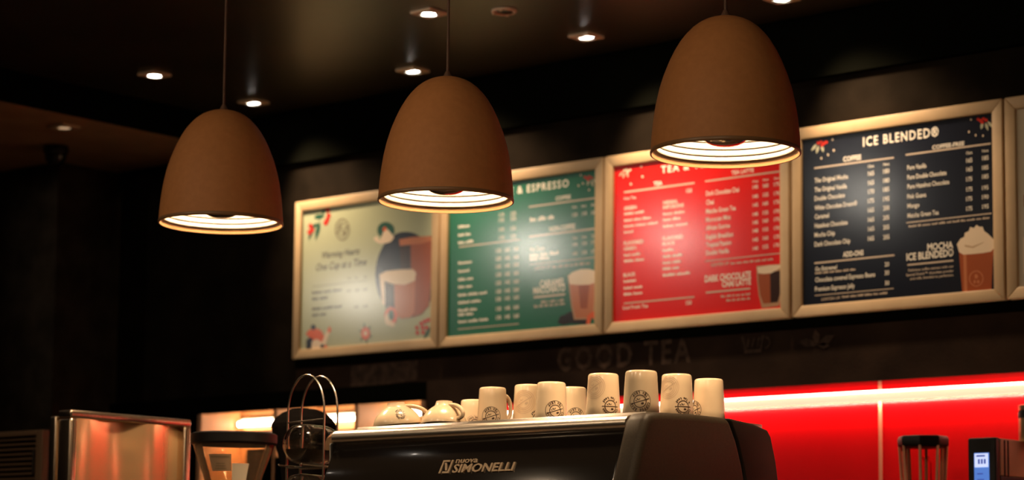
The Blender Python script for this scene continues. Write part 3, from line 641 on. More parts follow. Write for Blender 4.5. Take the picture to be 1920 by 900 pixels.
  ('T', 'price_lettering', '145', 0.339, 0.09, 0.026, 0.0154),
  ('T', 'price_lettering', '160', 0.384, 0.09, 0.026, 0.0154),
  ('L', 'rule_lines', 0, 0.097, 0.391, 0.314, 0.0044),
  ('L', 'rule_lines', 0, 0.096, 0.064, 0.314, 0.0035),
  ('G', 'item_lettering', 1, 0.092, 0.469, 0.061, 0.0106),
  ('G', 'item_lettering', 2, 0.092, 0.436, 0.069, 0.0105),
  ('G', 'item_lettering', 2, 0.093, 0.405, 0.079, 0.0105),
  ('G', 'item_lettering', 1, 0.094, 0.324, 0.073, 0.0105),
  ('G', 'item_lettering', 1, 0.095, 0.291, 0.065, 0.0105),
  ('G', 'item_lettering', 2, 0.095, 0.258, 0.081, 0.0105),
  ('G', 'item_lettering', 2, 0.096, 0.228, 0.076, 0.0105),
  ('G', 'item_lettering', 3, 0.096, 0.196, 0.15, 0.0105),
  ('G', 'item_lettering', 2, 0.097, 0.166, 0.121, 0.0105),
  ('G', 'item_lettering', 2, 0.097, 0.135, 0.103, 0.0105),
  ('G', 'item_lettering', 2, 0.098, 0.118, 0.084, 0.0105),
  ('G', 'item_lettering', 3, 0.098, 0.09, 0.158, 0.0105),
  ('P','drink_picture','bean_dark',[(0.603,0.055),(0.615,0.081),(0.64,0.086),(0.662,0.095),(0.688,0.095),(0.704,0.071),(0.757,0.063),(0.757,0.038),(0.704,0.046),(0.662,0.05),(0.63,0.047)]),
  ('P','drink_picture','glass_edge',[(0.652,0.235),(0.795,0.23),(0.789,0.181),(0.78,0.086),(0.767,0.058),(0.683,0.062),(0.668,0.115),(0.657,0.191)]),
  ('P','drink_picture','coffee_light',[(0.661,0.199),(0.789,0.193),(0.781,0.132),(0.771,0.074),(0.762,0.065),(0.692,0.068),(0.676,0.115)]),
  ('P','drink_picture','coffee',[(0.703,0.192),(0.756,0.19),(0.746,0.101),(0.714,0.103)]),
  ('P','drink_picture','cream',[(0.652,0.232),(0.673,0.245),(0.713,0.252),(0.755,0.249),(0.782,0.241),(0.797,0.226),(0.794,0.197),(0.756,0.19),(0.703,0.193),(0.661,0.199)]),
  ('P','drink_picture','glass_edge',[(0.789,0.184),(0.806,0.184),(0.806,0.174),(0.787,0.174)]),
  ('P','drink_picture','glass_edge',[(0.78,0.105),(0.807,0.105),(0.807,0.097),(0.778,0.096)]),
  ('P','drink_picture','orange_print',[(0.742,0.043),(0.746,0.072),(0.767,0.085),(0.788,0.091),(0.807,0.072),(0.807,0.039),(0.79,0.052),(0.767,0.066),(0.759,0.041)]),
  ('P','leaf_print','pale_leaf',[(0.769,0.592),(0.771,0.584),(0.776,0.577),(0.784,0.571),(0.792,0.567),(0.79,0.574),(0.785,0.582),(0.778,0.588)]),
  ('P','leaf_print','pale_leaf',[(0.761,0.589),(0.759,0.581),(0.76,0.574),(0.765,0.566),(0.771,0.561),(0.772,0.567),(0.772,0.575),(0.768,0.582)]),
  ('P','leaf_print','pale_leaf',[(0.75,0.591),(0.744,0.587),(0.74,0.582),(0.74,0.574),(0.742,0.568),(0.748,0.572),(0.752,0.578),(0.753,0.584)]),
  ('P','leaf_print','red_print',[(0.77,0.595),(0.769,0.592),(0.765,0.591),(0.761,0.591),(0.758,0.594),(0.756,0.597),(0.758,0.6),(0.761,0.601),(0.765,0.601),(0.768,0.599)]),
  ('P','leaf_print','red_print',[(0.758,0.601),(0.757,0.598),(0.754,0.597),(0.75,0.597),(0.746,0.599),(0.745,0.603),(0.746,0.606),(0.75,0.607),(0.754,0.607),(0.757,0.604)]),
  ('P','leaf_print','red_print',[(0.747,0.596),(0.746,0.593),(0.742,0.592),(0.738,0.592),(0.735,0.595),(0.734,0.598),(0.735,0.601),(0.738,0.602),(0.742,0.602),(0.746,0.6)]),
  ('P','leaf_print','red_print',[(0.755,0.59),(0.753,0.586),(0.75,0.585),(0.746,0.585),(0.743,0.588),(0.741,0.591),(0.743,0.594),(0.746,0.595),(0.75,0.595),(0.753,0.593)]),
  ('P','leaf_print','red_print',[(0.737,0.602),(0.736,0.599),(0.733,0.598),(0.729,0.598),(0.725,0.6),(0.724,0.603),(0.725,0.606),(0.729,0.608),(0.733,0.607),(0.736,0.605)]),
  ('P','dot_print','cream',[(0.704,0.573),(0.703,0.57),(0.7,0.569),(0.697,0.571),(0.696,0.574),(0.697,0.577),(0.7,0.578),(0.703,0.576)]),
  ('P','dot_print','cream',[(0.725,0.579),(0.724,0.576),(0.721,0.575),(0.718,0.577),(0.717,0.58),(0.718,0.583),(0.721,0.584),(0.724,0.582)]),
  ('P','dot_print','cream',[(0.755,0.551),(0.754,0.548),(0.751,0.547),(0.748,0.549),(0.747,0.552),(0.748,0.555),(0.751,0.555),(0.754,0.554)]),
  ('P','dot_print','cream',[(0.714,0.613),(0.713,0.61),(0.71,0.609),(0.707,0.61),(0.706,0.614),(0.707,0.616),(0.71,0.617),(0.713,0.616)]),
 ],
 'warm': [
  ('T', 'script_lettering', 'Warming Hearts', 0.152, 0.415, 0.221, 0.0263),
  ('T', 'script_lettering', 'One Cup at a Time', 0.12, 0.365, 0.294, 0.0298),
  ('T', 'price_lettering', '12oz', 0.309, 0.315, 0.019, 0.0086),
  ('T', 'price_lettering', '16oz', 0.351, 0.314, 0.019, 0.0086),
  ('T', 'price_lettering', '22oz', 0.401, 0.313, 0.019, 0.0086),
  ('L', 'rule_lines', 0, 0.102, 0.3, 0.318, 0.0018),
  ('G', 'item_lettering', 3, 0.103, 0.269, 0.178, 0.0123),
  ('G', 'item_lettering', 2, 0.104, 0.242, 0.093, 0.0123),
  ('G', 'item_lettering', 3, 0.105, 0.2, 0.177, 0.0122),
  ('G', 'item_lettering', 2, 0.106, 0.174, 0.09, 0.0122),
  ('T', 'price_lettering', '165', 0.304, 0.261, 0.026, 0.0112),
  ('T', 'price_lettering', '165', 0.352, 0.26, 0.026, 0.0112),
  ('T', 'price_lettering', '165', 0.397, 0.26, 0.026, 0.0112),
  ('T', 'price_lettering', '165', 0.349, 0.191, 0.026, 0.0112),
  ('T', 'price_lettering', '165', 0.401, 0.19, 0.026, 0.0111),
  ('P','emblem_print','grey_print',[(0.317,0.522),(0.316,0.51),(0.311,0.511),(0.312,0.522)]),
  ('P','emblem_print','grey_print',[(0.316,0.51),(0.312,0.499),(0.308,0.502),(0.311,0.511)]),
  ('P','emblem_print','grey_print',[(0.312,0.499),(0.305,0.49),(0.302,0.494),(0.308,0.502)]),
  ('P','emblem_print','grey_print',[(0.305,0.49),(0.296,0.483),(0.294,0.488),(0.302,0.494)]),
  ('P','emblem_print','grey_print',[(0.296,0.483),(0.286,0.479),(0.285,0.484),(0.294,0.488)]),
  ('P','emblem_print','grey_print',[(0.286,0.479),(0.275,0.479),(0.275,0.484),(0.285,0.484)]),
  ('P','emblem_print','grey_print',[(0.275,0.479),(0.264,0.481),(0.265,0.486),(0.275,0.484)]),
  ('P','emblem_print','grey_print',[(0.264,0.481),(0.253,0.487),(0.255,0.491),(0.265,0.486)]),
  ('P','emblem_print','grey_print',[(0.253,0.487),(0.244,0.495),(0.247,0.499),(0.255,0.491)]),
  ('P','emblem_print','grey_print',[(0.244,0.495),(0.237,0.506),(0.241,0.508),(0.247,0.499)]),
  ('P','emblem_print','grey_print',[(0.237,0.506),(0.232,0.518),(0.237,0.518),(0.241,0.508)]),
  ('P','emblem_print','grey_print',[(0.232,0.518),(0.23,0.53),(0.235,0.53),(0.237,0.518)]),
  ('P','emblem_print','grey_print',[(0.23,0.53),(0.231,0.542),(0.236,0.54),(0.235,0.53)]),
  ('P','emblem_print','grey_print',[(0.231,0.542),(0.235,0.553),(0.24,0.55),(0.236,0.54)]),
  ('P','emblem_print','grey_print',[(0.235,0.553),(0.242,0.562),(0.246,0.558),(0.24,0.55)]),
  ('P','emblem_print','grey_print',[(0.242,0.562),(0.251,0.569),(0.253,0.564),(0.246,0.558)]),
  ('P','emblem_print','grey_print',[(0.251,0.569),(0.261,0.572),(0.263,0.567),(0.253,0.564)]),
  ('P','emblem_print','grey_print',[(0.261,0.572),(0.272,0.573),(0.273,0.568),(0.263,0.567)]),
  ('P','emblem_print','grey_print',[(0.272,0.573),(0.284,0.57),(0.283,0.565),(0.273,0.568)]),
  ('P','emblem_print','grey_print',[(0.284,0.57),(0.294,0.564),(0.292,0.56),(0.283,0.565)]),
  ('P','emblem_print','grey_print',[(0.294,0.564),(0.304,0.556),(0.3,0.553),(0.292,0.56)]),
  ('P','emblem_print','grey_print',[(0.304,0.556),(0.311,0.546),(0.307,0.543),(0.3,0.553)]),
  ('P','emblem_print','grey_print',[(0.311,0.546),(0.315,0.534),(0.311,0.533),(0.307,0.543)]),
  ('P','emblem_print','grey_print',[(0.315,0.534),(0.317,0.522),(0.312,0.522),(0.311,0.533)]),
  ('P','emblem_print','grey_print',[(0.3,0.523),(0.3,0.516),(0.296,0.517),(0.297,0.523)]),
  ('P','emblem_print','grey_print',[(0.3,0.516),(0.297,0.509),(0.294,0.511),(0.296,0.517)]),
  ('P','emblem_print','grey_print',[(0.297,0.509),(0.293,0.504),(0.29,0.507),(0.294,0.511)]),
  ('P','emblem_print','grey_print',[(0.293,0.504),(0.288,0.5),(0.286,0.503),(0.29,0.507)]),
  ('P','emblem_print','grey_print',[(0.288,0.5),(0.281,0.497),(0.28,0.501),(0.286,0.503)]),
  ('P','emblem_print','grey_print',[(0.281,0.497),(0.274,0.497),(0.274,0.501),(0.28,0.501)]),
  ('P','emblem_print','grey_print',[(0.274,0.497),(0.268,0.499),(0.268,0.502),(0.274,0.501)]),
  ('P','emblem_print','grey_print',[(0.268,0.499),(0.261,0.502),(0.263,0.505),(0.268,0.502)]),
  ('P','emblem_print','grey_print',[(0.261,0.502),(0.255,0.507),(0.258,0.51),(0.263,0.505)]),
  ('P','emblem_print','grey_print',[(0.255,0.507),(0.251,0.514),(0.254,0.515),(0.258,0.51)]),
  ('P','emblem_print','grey_print',[(0.251,0.514),(0.248,0.521),(0.252,0.521),(0.254,0.515)]),
  ('P','emblem_print','grey_print',[(0.248,0.521),(0.247,0.528),(0.251,0.528),(0.252,0.521)]),
  ('P','emblem_print','grey_print',[(0.247,0.528),(0.248,0.536),(0.251,0.534),(0.251,0.528)]),
  ('P','emblem_print','grey_print',[(0.248,0.536),(0.25,0.542),(0.254,0.54),(0.251,0.534)]),
  ('P','emblem_print','grey_print',[(0.25,0.542),(0.254,0.548),(0.257,0.545),(0.254,0.54)]),
  ('P','emblem_print','grey_print',[(0.254,0.548),(0.26,0.552),(0.262,0.548),(0.257,0.545)]),
  ('P','emblem_print','grey_print',[(0.26,0.552),(0.266,0.554),(0.267,0.55),(0.262,0.548)]),
  ('P','emblem_print','grey_print',[(0.266,0.554),(0.273,0.554),(0.273,0.551),(0.267,0.55)]),
  ('P','emblem_print','grey_print',[(0.273,0.554),(0.28,0.553),(0.279,0.549),(0.273,0.551)]),
  ('P','emblem_print','grey_print',[(0.28,0.553),(0.286,0.549),(0.285,0.546),(0.279,0.549)]),
  ('P','emblem_print','grey_print',[(0.286,0.549),(0.292,0.544),(0.289,0.542),(0.285,0.546)]),
  ('P','emblem_print','grey_print',[(0.292,0.544),(0.296,0.538),(0.293,0.536),(0.289,0.542)]),
  ('P','emblem_print','grey_print',[(0.296,0.538),(0.299,0.531),(0.296,0.53),(0.293,0.536)]),
  ('P','emblem_print','grey_print',[(0.299,0.531),(0.3,0.523),(0.297,0.523),(0.296,0.53)]),
  ('P','emblem_print','grey_print',[(0.231,0.514),(0.312,0.539),(0.313,0.535),(0.232,0.51)]),
  ('P','emblem_print','grey_print',[(0.292,0.511),(0.291,0.506),(0.286,0.504),(0.281,0.505),(0.277,0.508),(0.275,0.513),(0.277,0.517),(0.281,0.519),(0.286,0.519),(0.29,0.516)]),
  ('P','emblem_print','grey_print',[(0.252,0.528),(0.261,0.53),(0.267,0.534),(0.271,0.541),(0.273,0.547),(0.266,0.544),(0.258,0.54),(0.254,0.535)]),
  ('P','emblem_print','grey_print',[(0.309,0.522),(0.308,0.519),(0.305,0.52),(0.304,0.523),(0.305,0.526),(0.308,0.526)]),
  ('P','emblem_print','grey_print',[(0.306,0.507),(0.305,0.505),(0.302,0.505),(0.301,0.508),(0.302,0.511),(0.305,0.51)]),
  ('P','emblem_print','grey_print',[(0.297,0.496),(0.296,0.493),(0.293,0.493),(0.292,0.497),(0.293,0.499),(0.296,0.499)]),
  ('P','emblem_print','grey_print',[(0.284,0.49),(0.283,0.488),(0.281,0.488),(0.279,0.491),(0.28,0.494),(0.283,0.494)]),
  ('P','emblem_print','grey_print',[(0.27,0.492),(0.269,0.489),(0.266,0.489),(0.265,0.492),(0.266,0.495),(0.269,0.495)]),
  ('P','emblem_print','grey_print',[(0.257,0.5),(0.255,0.497),(0.253,0.497),(0.252,0.5),(0.253,0.503),(0.255,0.503)]),
  ('P','emblem_print','grey_print',[(0.247,0.513),(0.246,0.51),(0.244,0.51),(0.242,0.514),(0.243,0.516),(0.246,0.516)]),
  ('P','emblem_print','grey_print',[(0.244,0.529),(0.242,0.526),(0.24,0.526),(0.238,0.529),(0.24,0.532),(0.242,0.532)]),
  ('P','emblem_print','grey_print',[(0.247,0.544),(0.245,0.541),(0.243,0.541),(0.241,0.544),(0.242,0.547),(0.245,0.547)]),
  ('P','emblem_print','grey_print',[(0.255,0.555),(0.254,0.552),(0.251,0.553),(0.25,0.556),(0.251,0.558),(0.254,0.558)]),
  ('P','emblem_print','grey_print',[(0.268,0.561),(0.267,0.558),(0.264,0.558),(0.263,0.561),(0.264,0.564),(0.267,0.564)]),
  ('P','emblem_print','grey_print',[(0.283,0.559),(0.281,0.556),(0.279,0.557),(0.277,0.56),(0.279,0.563),(0.281,0.562)]),
  ('P','emblem_print','grey_print',[(0.296,0.551),(0.295,0.548),(0.292,0.549),(0.291,0.552),(0.292,0.554),(0.295,0.554)]),
  ('P','emblem_print','grey_print',[(0.305,0.538),(0.304,0.535),(0.301,0.535),(0.3,0.538),(0.301,0.541),(0.304,0.541)]),
  ('P','drink_picture','navy_print',[(0.804,0.265),(0.799,0.239),(0.789,0.215),(0.776,0.193),(0.76,0.173),(0.74,0.157),(0.718,0.144),(0.694,0.136),(0.669,0.131),(0.642,0.131),(0.616,0.135),(0.59,0.143),(0.565,0.155),(0.542,0.172),(0.521,0.191),(0.503,0.214),(0.488,0.238),(0.477,0.265),(0.47,0.292),(0.467,0.32),(0.469,0.348),(0.475,0.375),(0.484,0.4),(0.498,0.422),(0.515,0.442),(0.535,0.458),(0.558,0.47),(0.582,0.479),(0.608,0.483),(0.635,0.482),(0.661,0.478),(0.687,0.469),(0.712,0.456),(0.735,0.439),(0.755,0.42),(0.772,0.397),(0.786,0.373),(0.797,0.347),(0.803,0.32)]),
  ('P','drink_picture','coffee_dark',[(0.598,0.454),(0.777,0.452),(0.784,0.394),(0.767,0.17),(0.727,0.14),(0.633,0.29),(0.61,0.317)]),
  ('P','drink_picture','coffee',[(0.662,0.439),(0.777,0.449),(0.784,0.394),(0.767,0.17),(0.727,0.14),(0.682,0.131),(0.667,0.287)]),
  ('P','drink_picture','coffee_light',[(0.598,0.454),(0.675,0.457),(0.771,0.452),(0.777,0.433),(0.721,0.425),(0.602,0.428)]),
  ('P','drink_picture','cream',[(0.491,0.319),(0.529,0.331),(0.61,0.33),(0.678,0.325),(0.694,0.31),(0.688,0.277),(0.634,0.266),(0.565,0.274),(0.52,0.291),(0.525,0.188),(0.509,0.198)]),
  ('P','drink_picture','coffee_dark',[(0.52,0.291),(0.565,0.274),(0.576,0.269),(0.581,0.15),(0.556,0.148),(0.53,0.179)]),
  ('P','drink_picture','coffee_light',[(0.574,0.272),(0.634,0.266),(0.69,0.275),(0.688,0.151),(0.671,0.131),(0.619,0.129),(0.579,0.146)]),
  ('P','drink_picture','orange_print',[(0.594,0.141),(0.593,0.129),(0.588,0.119),(0.58,0.111),(0.57,0.107),(0.559,0.106),(0.548,0.108),(0.538,0.114),(0.53,0.123),(0.525,0.134),(0.523,0.146),(0.524,0.158),(0.529,0.168),(0.537,0.176),(0.547,0.181),(0.558,0.182),(0.569,0.179),(0.579,0.173),(0.587,0.164),(0.592,0.153)]),
  ('P','drink_picture','cream',[(0.564,0.13),(0.563,0.119),(0.558,0.111),(0.55,0.107),(0.541,0.107),(0.533,0.113),(0.527,0.122),(0.525,0.133),(0.527,0.144),(0.532,0.153),(0.54,0.157),(0.549,0.156),(0.557,0.151),(0.562,0.142)]),
  ('P','drink_picture','green_print',[(0.577,0.146),(0.575,0.136),(0.569,0.128),(0.561,0.126),(0.553,0.129),(0.547,0.138),(0.544,0.149),(0.546,0.16),(0.552,0.167),(0.56,0.17),(0.568,0.166),(0.574,0.158)]),
  ('P','drink_picture','cream',[(0.584,0.108),(0.582,0.102),(0.574,0.099),(0.564,0.1),(0.555,0.104),(0.552,0.11),(0.555,0.116),(0.563,0.119),(0.573,0.118),(0.581,0.114)]),
  ('P','figure_print','green_print',[(0.571,0.494),(0.569,0.483),(0.561,0.474),(0.548,0.467),(0.532,0.465),(0.515,0.466),(0.499,0.472),(0.486,0.481),(0.477,0.492),(0.474,0.504),(0.476,0.515),(0.485,0.525),(0.498,0.531),(0.513,0.534),(0.53,0.532),(0.546,0.526),(0.56,0.517),(0.568,0.506)]),
  ('P','figure_print','cream',[(0.453,0.472),(0.473,0.481),(0.491,0.459),(0.508,0.492),(0.519,0.511),(0.543,0.493),(0.57,0.466),(0.552,0.449),(0.526,0.445),(0.491,0.446),(0.468,0.457)]),
  ('P','figure_print','orange_print',[(0.526,0.503),(0.524,0.498),(0.519,0.495),(0.513,0.495),(0.507,0.499),(0.505,0.505),(0.507,0.51),(0.512,0.513),(0.519,0.513),(0.524,0.509)]),
  ('P','figure_print','orange_print',[(0.071,0.104),(0.09,0.12),(0.129,0.124),(0.16,0.113),(0.181,0.088),(0.174,0.058),(0.143,0.052),(0.1,0.08)]),
  ('P','figure_print','navy_print',[(0.129,0.128),(0.127,0.122),(0.122,0.118),(0.115,0.117),(0.107,0.119),(0.102,0.124),(0.1,0.13),(0.101,0.136),(0.107,0.14),(0.114,0.141),(0.122,0.139),(0.127,0.134)]),
  ('P','figure_print','navy_print',[(0.074,0.078),(0.1,0.089),(0.116,0.075),(0.107,0.035),(0.075,0.034)]),
  ('P','figure_print','cream',[(0.109,0.071),(0.137,0.078),(0.167,0.063),(0.196,0.113),(0.215,0.106),(0.194,0.061),(0.178,0.036),(0.126,0.034),(0.105,0.041)]),
  ('P','figure_print','orange_print',[(0.2,0.115),(0.211,0.127),(0.22,0.111),(0.213,0.099),(0.199,0.102)]),
  ('P','figure_print','navy_print',[(0.184,0.044),(0.181,0.038),(0.175,0.035),(0.167,0.036),(0.16,0.04),(0.157,0.046),(0.159,0.051),(0.166,0.054),(0.174,0.054),(0.181,0.05)]),
  ('P','figure_print','orange_print',[(0.2,0.039),(0.198,0.033),(0.193,0.03),(0.187,0.03),(0.182,0.034),(0.18,0.041),(0.182,0.047),(0.187,0.05),(0.193,0.05),(0.198,0.046)]),
  ('P','flower_print','green_print',[(0.418,0.083),(0.426,0.076),(0.436,0.071),(0.448,0.067),(0.459,0.066),(0.451,0.071),(0.441,0.077),(0.43,0.081)]),
  ('P','flower_print','green_print',[(0.418,0.083),(0.417,0.07),(0.418,0.058),(0.423,0.045),(0.428,0.034),(0.429,0.045),(0.428,0.059),(0.425,0.071)]),
  ('P','flower_print','green_print',[(0.418,0.083),(0.407,0.077),(0.398,0.069),(0.392,0.06),(0.388,0.051),(0.397,0.057),(0.407,0.065),(0.414,0.073)]),
  ('P','flower_print','green_print',[(0.418,0.083),(0.409,0.09),(0.4,0.095),(0.387,0.098),(0.377,0.1),(0.385,0.094),(0.395,0.088),(0.406,0.085)]),
  ('P','flower_print','green_print',[(0.418,0.083),(0.419,0.095),(0.418,0.107),(0.413,0.121),(0.407,0.132),(0.406,0.121),(0.407,0.107),(0.411,0.095)]),
  ('P','flower_print','green_print',[(0.418,0.083),(0.429,0.089),(0.438,0.096),(0.444,0.106),(0.448,0.114),(0.439,0.109),(0.429,0.101),(0.422,0.093)]),
  ('P','flower_print','orange_print',[(0.445,0.081),(0.442,0.074),(0.435,0.071),(0.427,0.075),(0.424,0.082),(0.427,0.089),(0.434,0.092),(0.442,0.088)]),
  ('P','flower_print','orange_print',[(0.44,0.069),(0.438,0.062),(0.43,0.06),(0.422,0.063),(0.419,0.071),(0.422,0.078),(0.43,0.08),(0.437,0.077)]),
  ('P','flower_print','orange_print',[(0.429,0.065),(0.426,0.058),(0.419,0.055),(0.411,0.059),(0.408,0.066),(0.411,0.074),(0.418,0.076),(0.426,0.073)]),
  ('P','flower_print','orange_print',[(0.417,0.071),(0.414,0.064),(0.407,0.061),(0.399,0.065),(0.396,0.072),(0.399,0.079),(0.406,0.082),(0.414,0.078)]),
  ('P','flower_print','orange_print',[(0.412,0.083),(0.409,0.076),(0.402,0.074),(0.394,0.077),(0.391,0.085),(0.394,0.092),(0.401,0.094),(0.409,0.091)]),
  ('P','flower_print','orange_print',[(0.417,0.095),(0.414,0.088),(0.406,0.085),(0.399,0.089),(0.395,0.096),(0.398,0.103),(0.406,0.106),(0.413,0.102)]),
  ('P','flower_print','orange_print',[(0.428,0.099),(0.425,0.092),(0.418,0.09),(0.41,0.093),(0.407,0.101),(0.41,0.108),(0.417,0.11),(0.425,0.107)]),
  ('P','flower_print','orange_print',[(0.44,0.093),(0.437,0.086),(0.43,0.084),(0.422,0.087),(0.419,0.095),(0.422,0.102),(0.429,0.104),(0.437,0.101)]),
  ('P','flower_print','cream',[(0.428,0.082),(0.427,0.076),(0.421,0.073),(0.415,0.073),(0.409,0.077),(0.407,0.083),(0.409,0.089),(0.414,0.093),(0.421,0.092),(0.426,0.088)]),
  ('P','leaf_print','green_print',[(0.74,0.035),(0.757,0.047),(0.77,0.061),(0.779,0.079),(0.784,0.094),(0.77,0.083),(0.754,0.068),(0.745,0.052)]),
  ('P','leaf_print','green_print',[(0.774,0.02),(0.787,0.033),(0.797,0.048),(0.801,0.066),(0.802,0.081),(0.791,0.069),(0.78,0.053),(0.775,0.037)]),
  ('P','leaf_print','green_print',[(0.794,0.127),(0.785,0.127),(0.778,0.125),(0.774,0.119),(0.772,0.113),(0.78,0.113),(0.789,0.115),(0.793,0.12)]),
  ('P','leaf_print','green_print',[(0.784,0.086),(0.794,0.096),(0.801,0.108),(0.803,0.122),(0.803,0.134),(0.794,0.125),(0.786,0.112),(0.783,0.1)]),
  ('P','leaf_print','red_print',[(0.713,0.087),(0.712,0.081),(0.707,0.078),(0.7,0.079),(0.695,0.082),(0.693,0.088),(0.695,0.093),(0.7,0.096),(0.706,0.096),(0.711,0.092)]),
  ('P','leaf_print','red_print',[(0.736,0.102),(0.734,0.096),(0.729,0.093),(0.723,0.094),(0.717,0.098),(0.715,0.103),(0.717,0.108),(0.722,0.111),(0.728,0.111),(0.734,0.107)]),
  ('P','leaf_print','red_print',[(0.755,0.109),(0.753,0.103),(0.748,0.1),(0.741,0.101),(0.736,0.105),(0.734,0.11),(0.736,0.115),(0.741,0.118),(0.747,0.118),(0.752,0.114)]),
  ('P','leaf_print','red_print',[(0.773,0.113),(0.772,0.108),(0.767,0.105),(0.76,0.105),(0.755,0.109),(0.753,0.115),(0.755,0.12),(0.76,0.123),(0.766,0.122),(0.771,0.119)]),
  ('P','leaf_print','red_print',[(0.716,0.066),(0.714,0.06),(0.709,0.057),(0.703,0.058),(0.698,0.061),(0.696,0.067),(0.698,0.072),(0.703,0.075),(0.709,0.075),(0.714,0.071)]),
  ('P','leaf_print','red_print',[(0.744,0.084),(0.742,0.079),(0.737,0.076),(0.731,0.077),(0.726,0.08),(0.724,0.086),(0.725,0.091),(0.73,0.094),(0.737,0.094),(0.742,0.09)]),
  ('P','leaf_print','red_print',[(0.766,0.083),(0.764,0.078),(0.76,0.075),(0.753,0.075),(0.748,0.079),(0.746,0.084),(0.748,0.09),(0.753,0.093),(0.759,0.092),(0.764,0.088)]),
  ('P','leaf_print','red_print',[(0.748,0.065),(0.746,0.06),(0.741,0.057),(0.734,0.057),(0.729,0.061),(0.727,0.066),(0.729,0.072),(0.734,0.075),(0.74,0.074),(0.745,0.07)]),
  ('P','leaf_print','green_print',[(0.104,0.592),(0.122,0.585),(0.139,0.583),(0.155,0.588),(0.168,0.595),(0.152,0.601),(0.133,0.604),(0.118,0.601)]),
  ('P','leaf_print','green_print',[(0.141,0.575),(0.127,0.557),(0.118,0.538),(0.115,0.514),(0.116,0.494),(0.128,0.51),(0.14,0.532),(0.143,0.553)]),
  ('P','leaf_print','green_print',[(0.105,0.566),(0.09,0.551),(0.081,0.535),(0.076,0.515),(0.076,0.498),(0.088,0.511),(0.1,0.529),(0.105,0.547)]),
  ('P','leaf_print','green_print',[(0.153,0.601),(0.163,0.604),(0.169,0.609),(0.171,0.618),(0.17,0.625),(0.162,0.622),(0.154,0.616),(0.151,0.609)]),
  ('P','leaf_print','green_print',[(0.129,0.568),(0.115,0.566),(0.105,0.561),(0.097,0.553),(0.093,0.545),(0.105,0.547),(0.117,0.551),(0.125,0.558)]),
  ('P','leaf_print','red_print',[(0.2,0.615),(0.198,0.609),(0.191,0.606),(0.183,0.607),(0.176,0.611),(0.173,0.618),(0.175,0.624),(0.182,0.627),(0.191,0.626),(0.197,0.622)]),
  ('P','leaf_print','red_print',[(0.205,0.591),(0.203,0.585),(0.196,0.582),(0.188,0.583),(0.181,0.587),(0.179,0.594),(0.181,0.599),(0.188,0.603),(0.196,0.602),(0.203,0.597)]),
  ('P','leaf_print','red_print',[(0.199,0.574),(0.196,0.568),(0.19,0.565),(0.181,0.566),(0.175,0.57),(0.172,0.577),(0.174,0.583),(0.181,0.586),(0.189,0.585),(0.196,0.581)]),
  ('P','leaf_print','red_print',[(0.189,0.562),(0.187,0.556),(0.18,0.553),(0.172,0.554),(0.165,0.558),(0.162,0.565),(0.165,0.57),(0.171,0.574),(0.18,0.573),(0.186,0.568)]),
  ('P','leaf_print','red_print',[(0.1,0.558),(0.098,0.551),(0.091,0.548),(0.082,0.549),(0.075,0.554),(0.073,0.56),(0.075,0.566),(0.082,0.569),(0.09,0.569),(0.097,0.564)]),
  ('P','leaf_print','red_print',[(0.109,0.539),(0.107,0.533),(0.1,0.53),(0.092,0.531),(0.085,0.535),(0.082,0.542),(0.084,0.548),(0.091,0.551),(0.099,0.55),(0.106,0.546)]),
  ('P','leaf_print','red_print',[(0.095,0.532),(0.092,0.526),(0.085,0.522),(0.077,0.523),(0.07,0.528),(0.067,0.534),(0.07,0.54),(0.076,0.543),(0.085,0.543),(0.092,0.538)]),
 ],
}

# ------------------------------------------------------------------ pendant lamps
def light(name, kind, loc, power, color, parent=None, radius=0.03, spot=None, blend=0.4, aim=None):
    d = bpy.data.lights.new(name, kind); d.energy = power; d.color = color; d.shadow_soft_size = radius
    if kind == 'SPOT': d.spot_size = math.radians(spot); d.spot_blend = blend
    o = link(bpy.data.objects.new(name, d), parent); o.location = loc
    if aim is not None: o.rotation_euler = (Vector(aim) - Vector(loc)).to_track_quat('-Z', 'Y').to_euler()
    return o
R0, HS = 0.180, 0.334
DOME = [(0, 1), (0.12, 0.987), (0.24, 0.963), (0.35, 0.931), (0.454, 0.889), (0.56, 0.829), (0.667, 0.750), (0.74, 0.685), (0.81, 0.608), (0.86, 0.538), (0.91, 0.450), (0.945, 0.365), (0.968, 0.285), (0.985, 0.20), (0.996, 0.10), (1.0, 0.04)]
def dome(q):
    for (a, ra), (b, rb) in zip(DOME, DOME[1:]):
        if q <= b: return ra + (rb-ra)*(q-a)/(b-a)
    return DOME[-1][1]
def shade_prof(r0, h, t=0.0):
    pts = []
    for i in range(49):
        u = i / 48.0                            # 0 at rim, 1 at crown
        z = h * math.sin(u * PI / 2) if u > 0 else 0.0
        r = r0 * dome(z / h)
        pts.append((max(r, 0.012), z))
    return pts
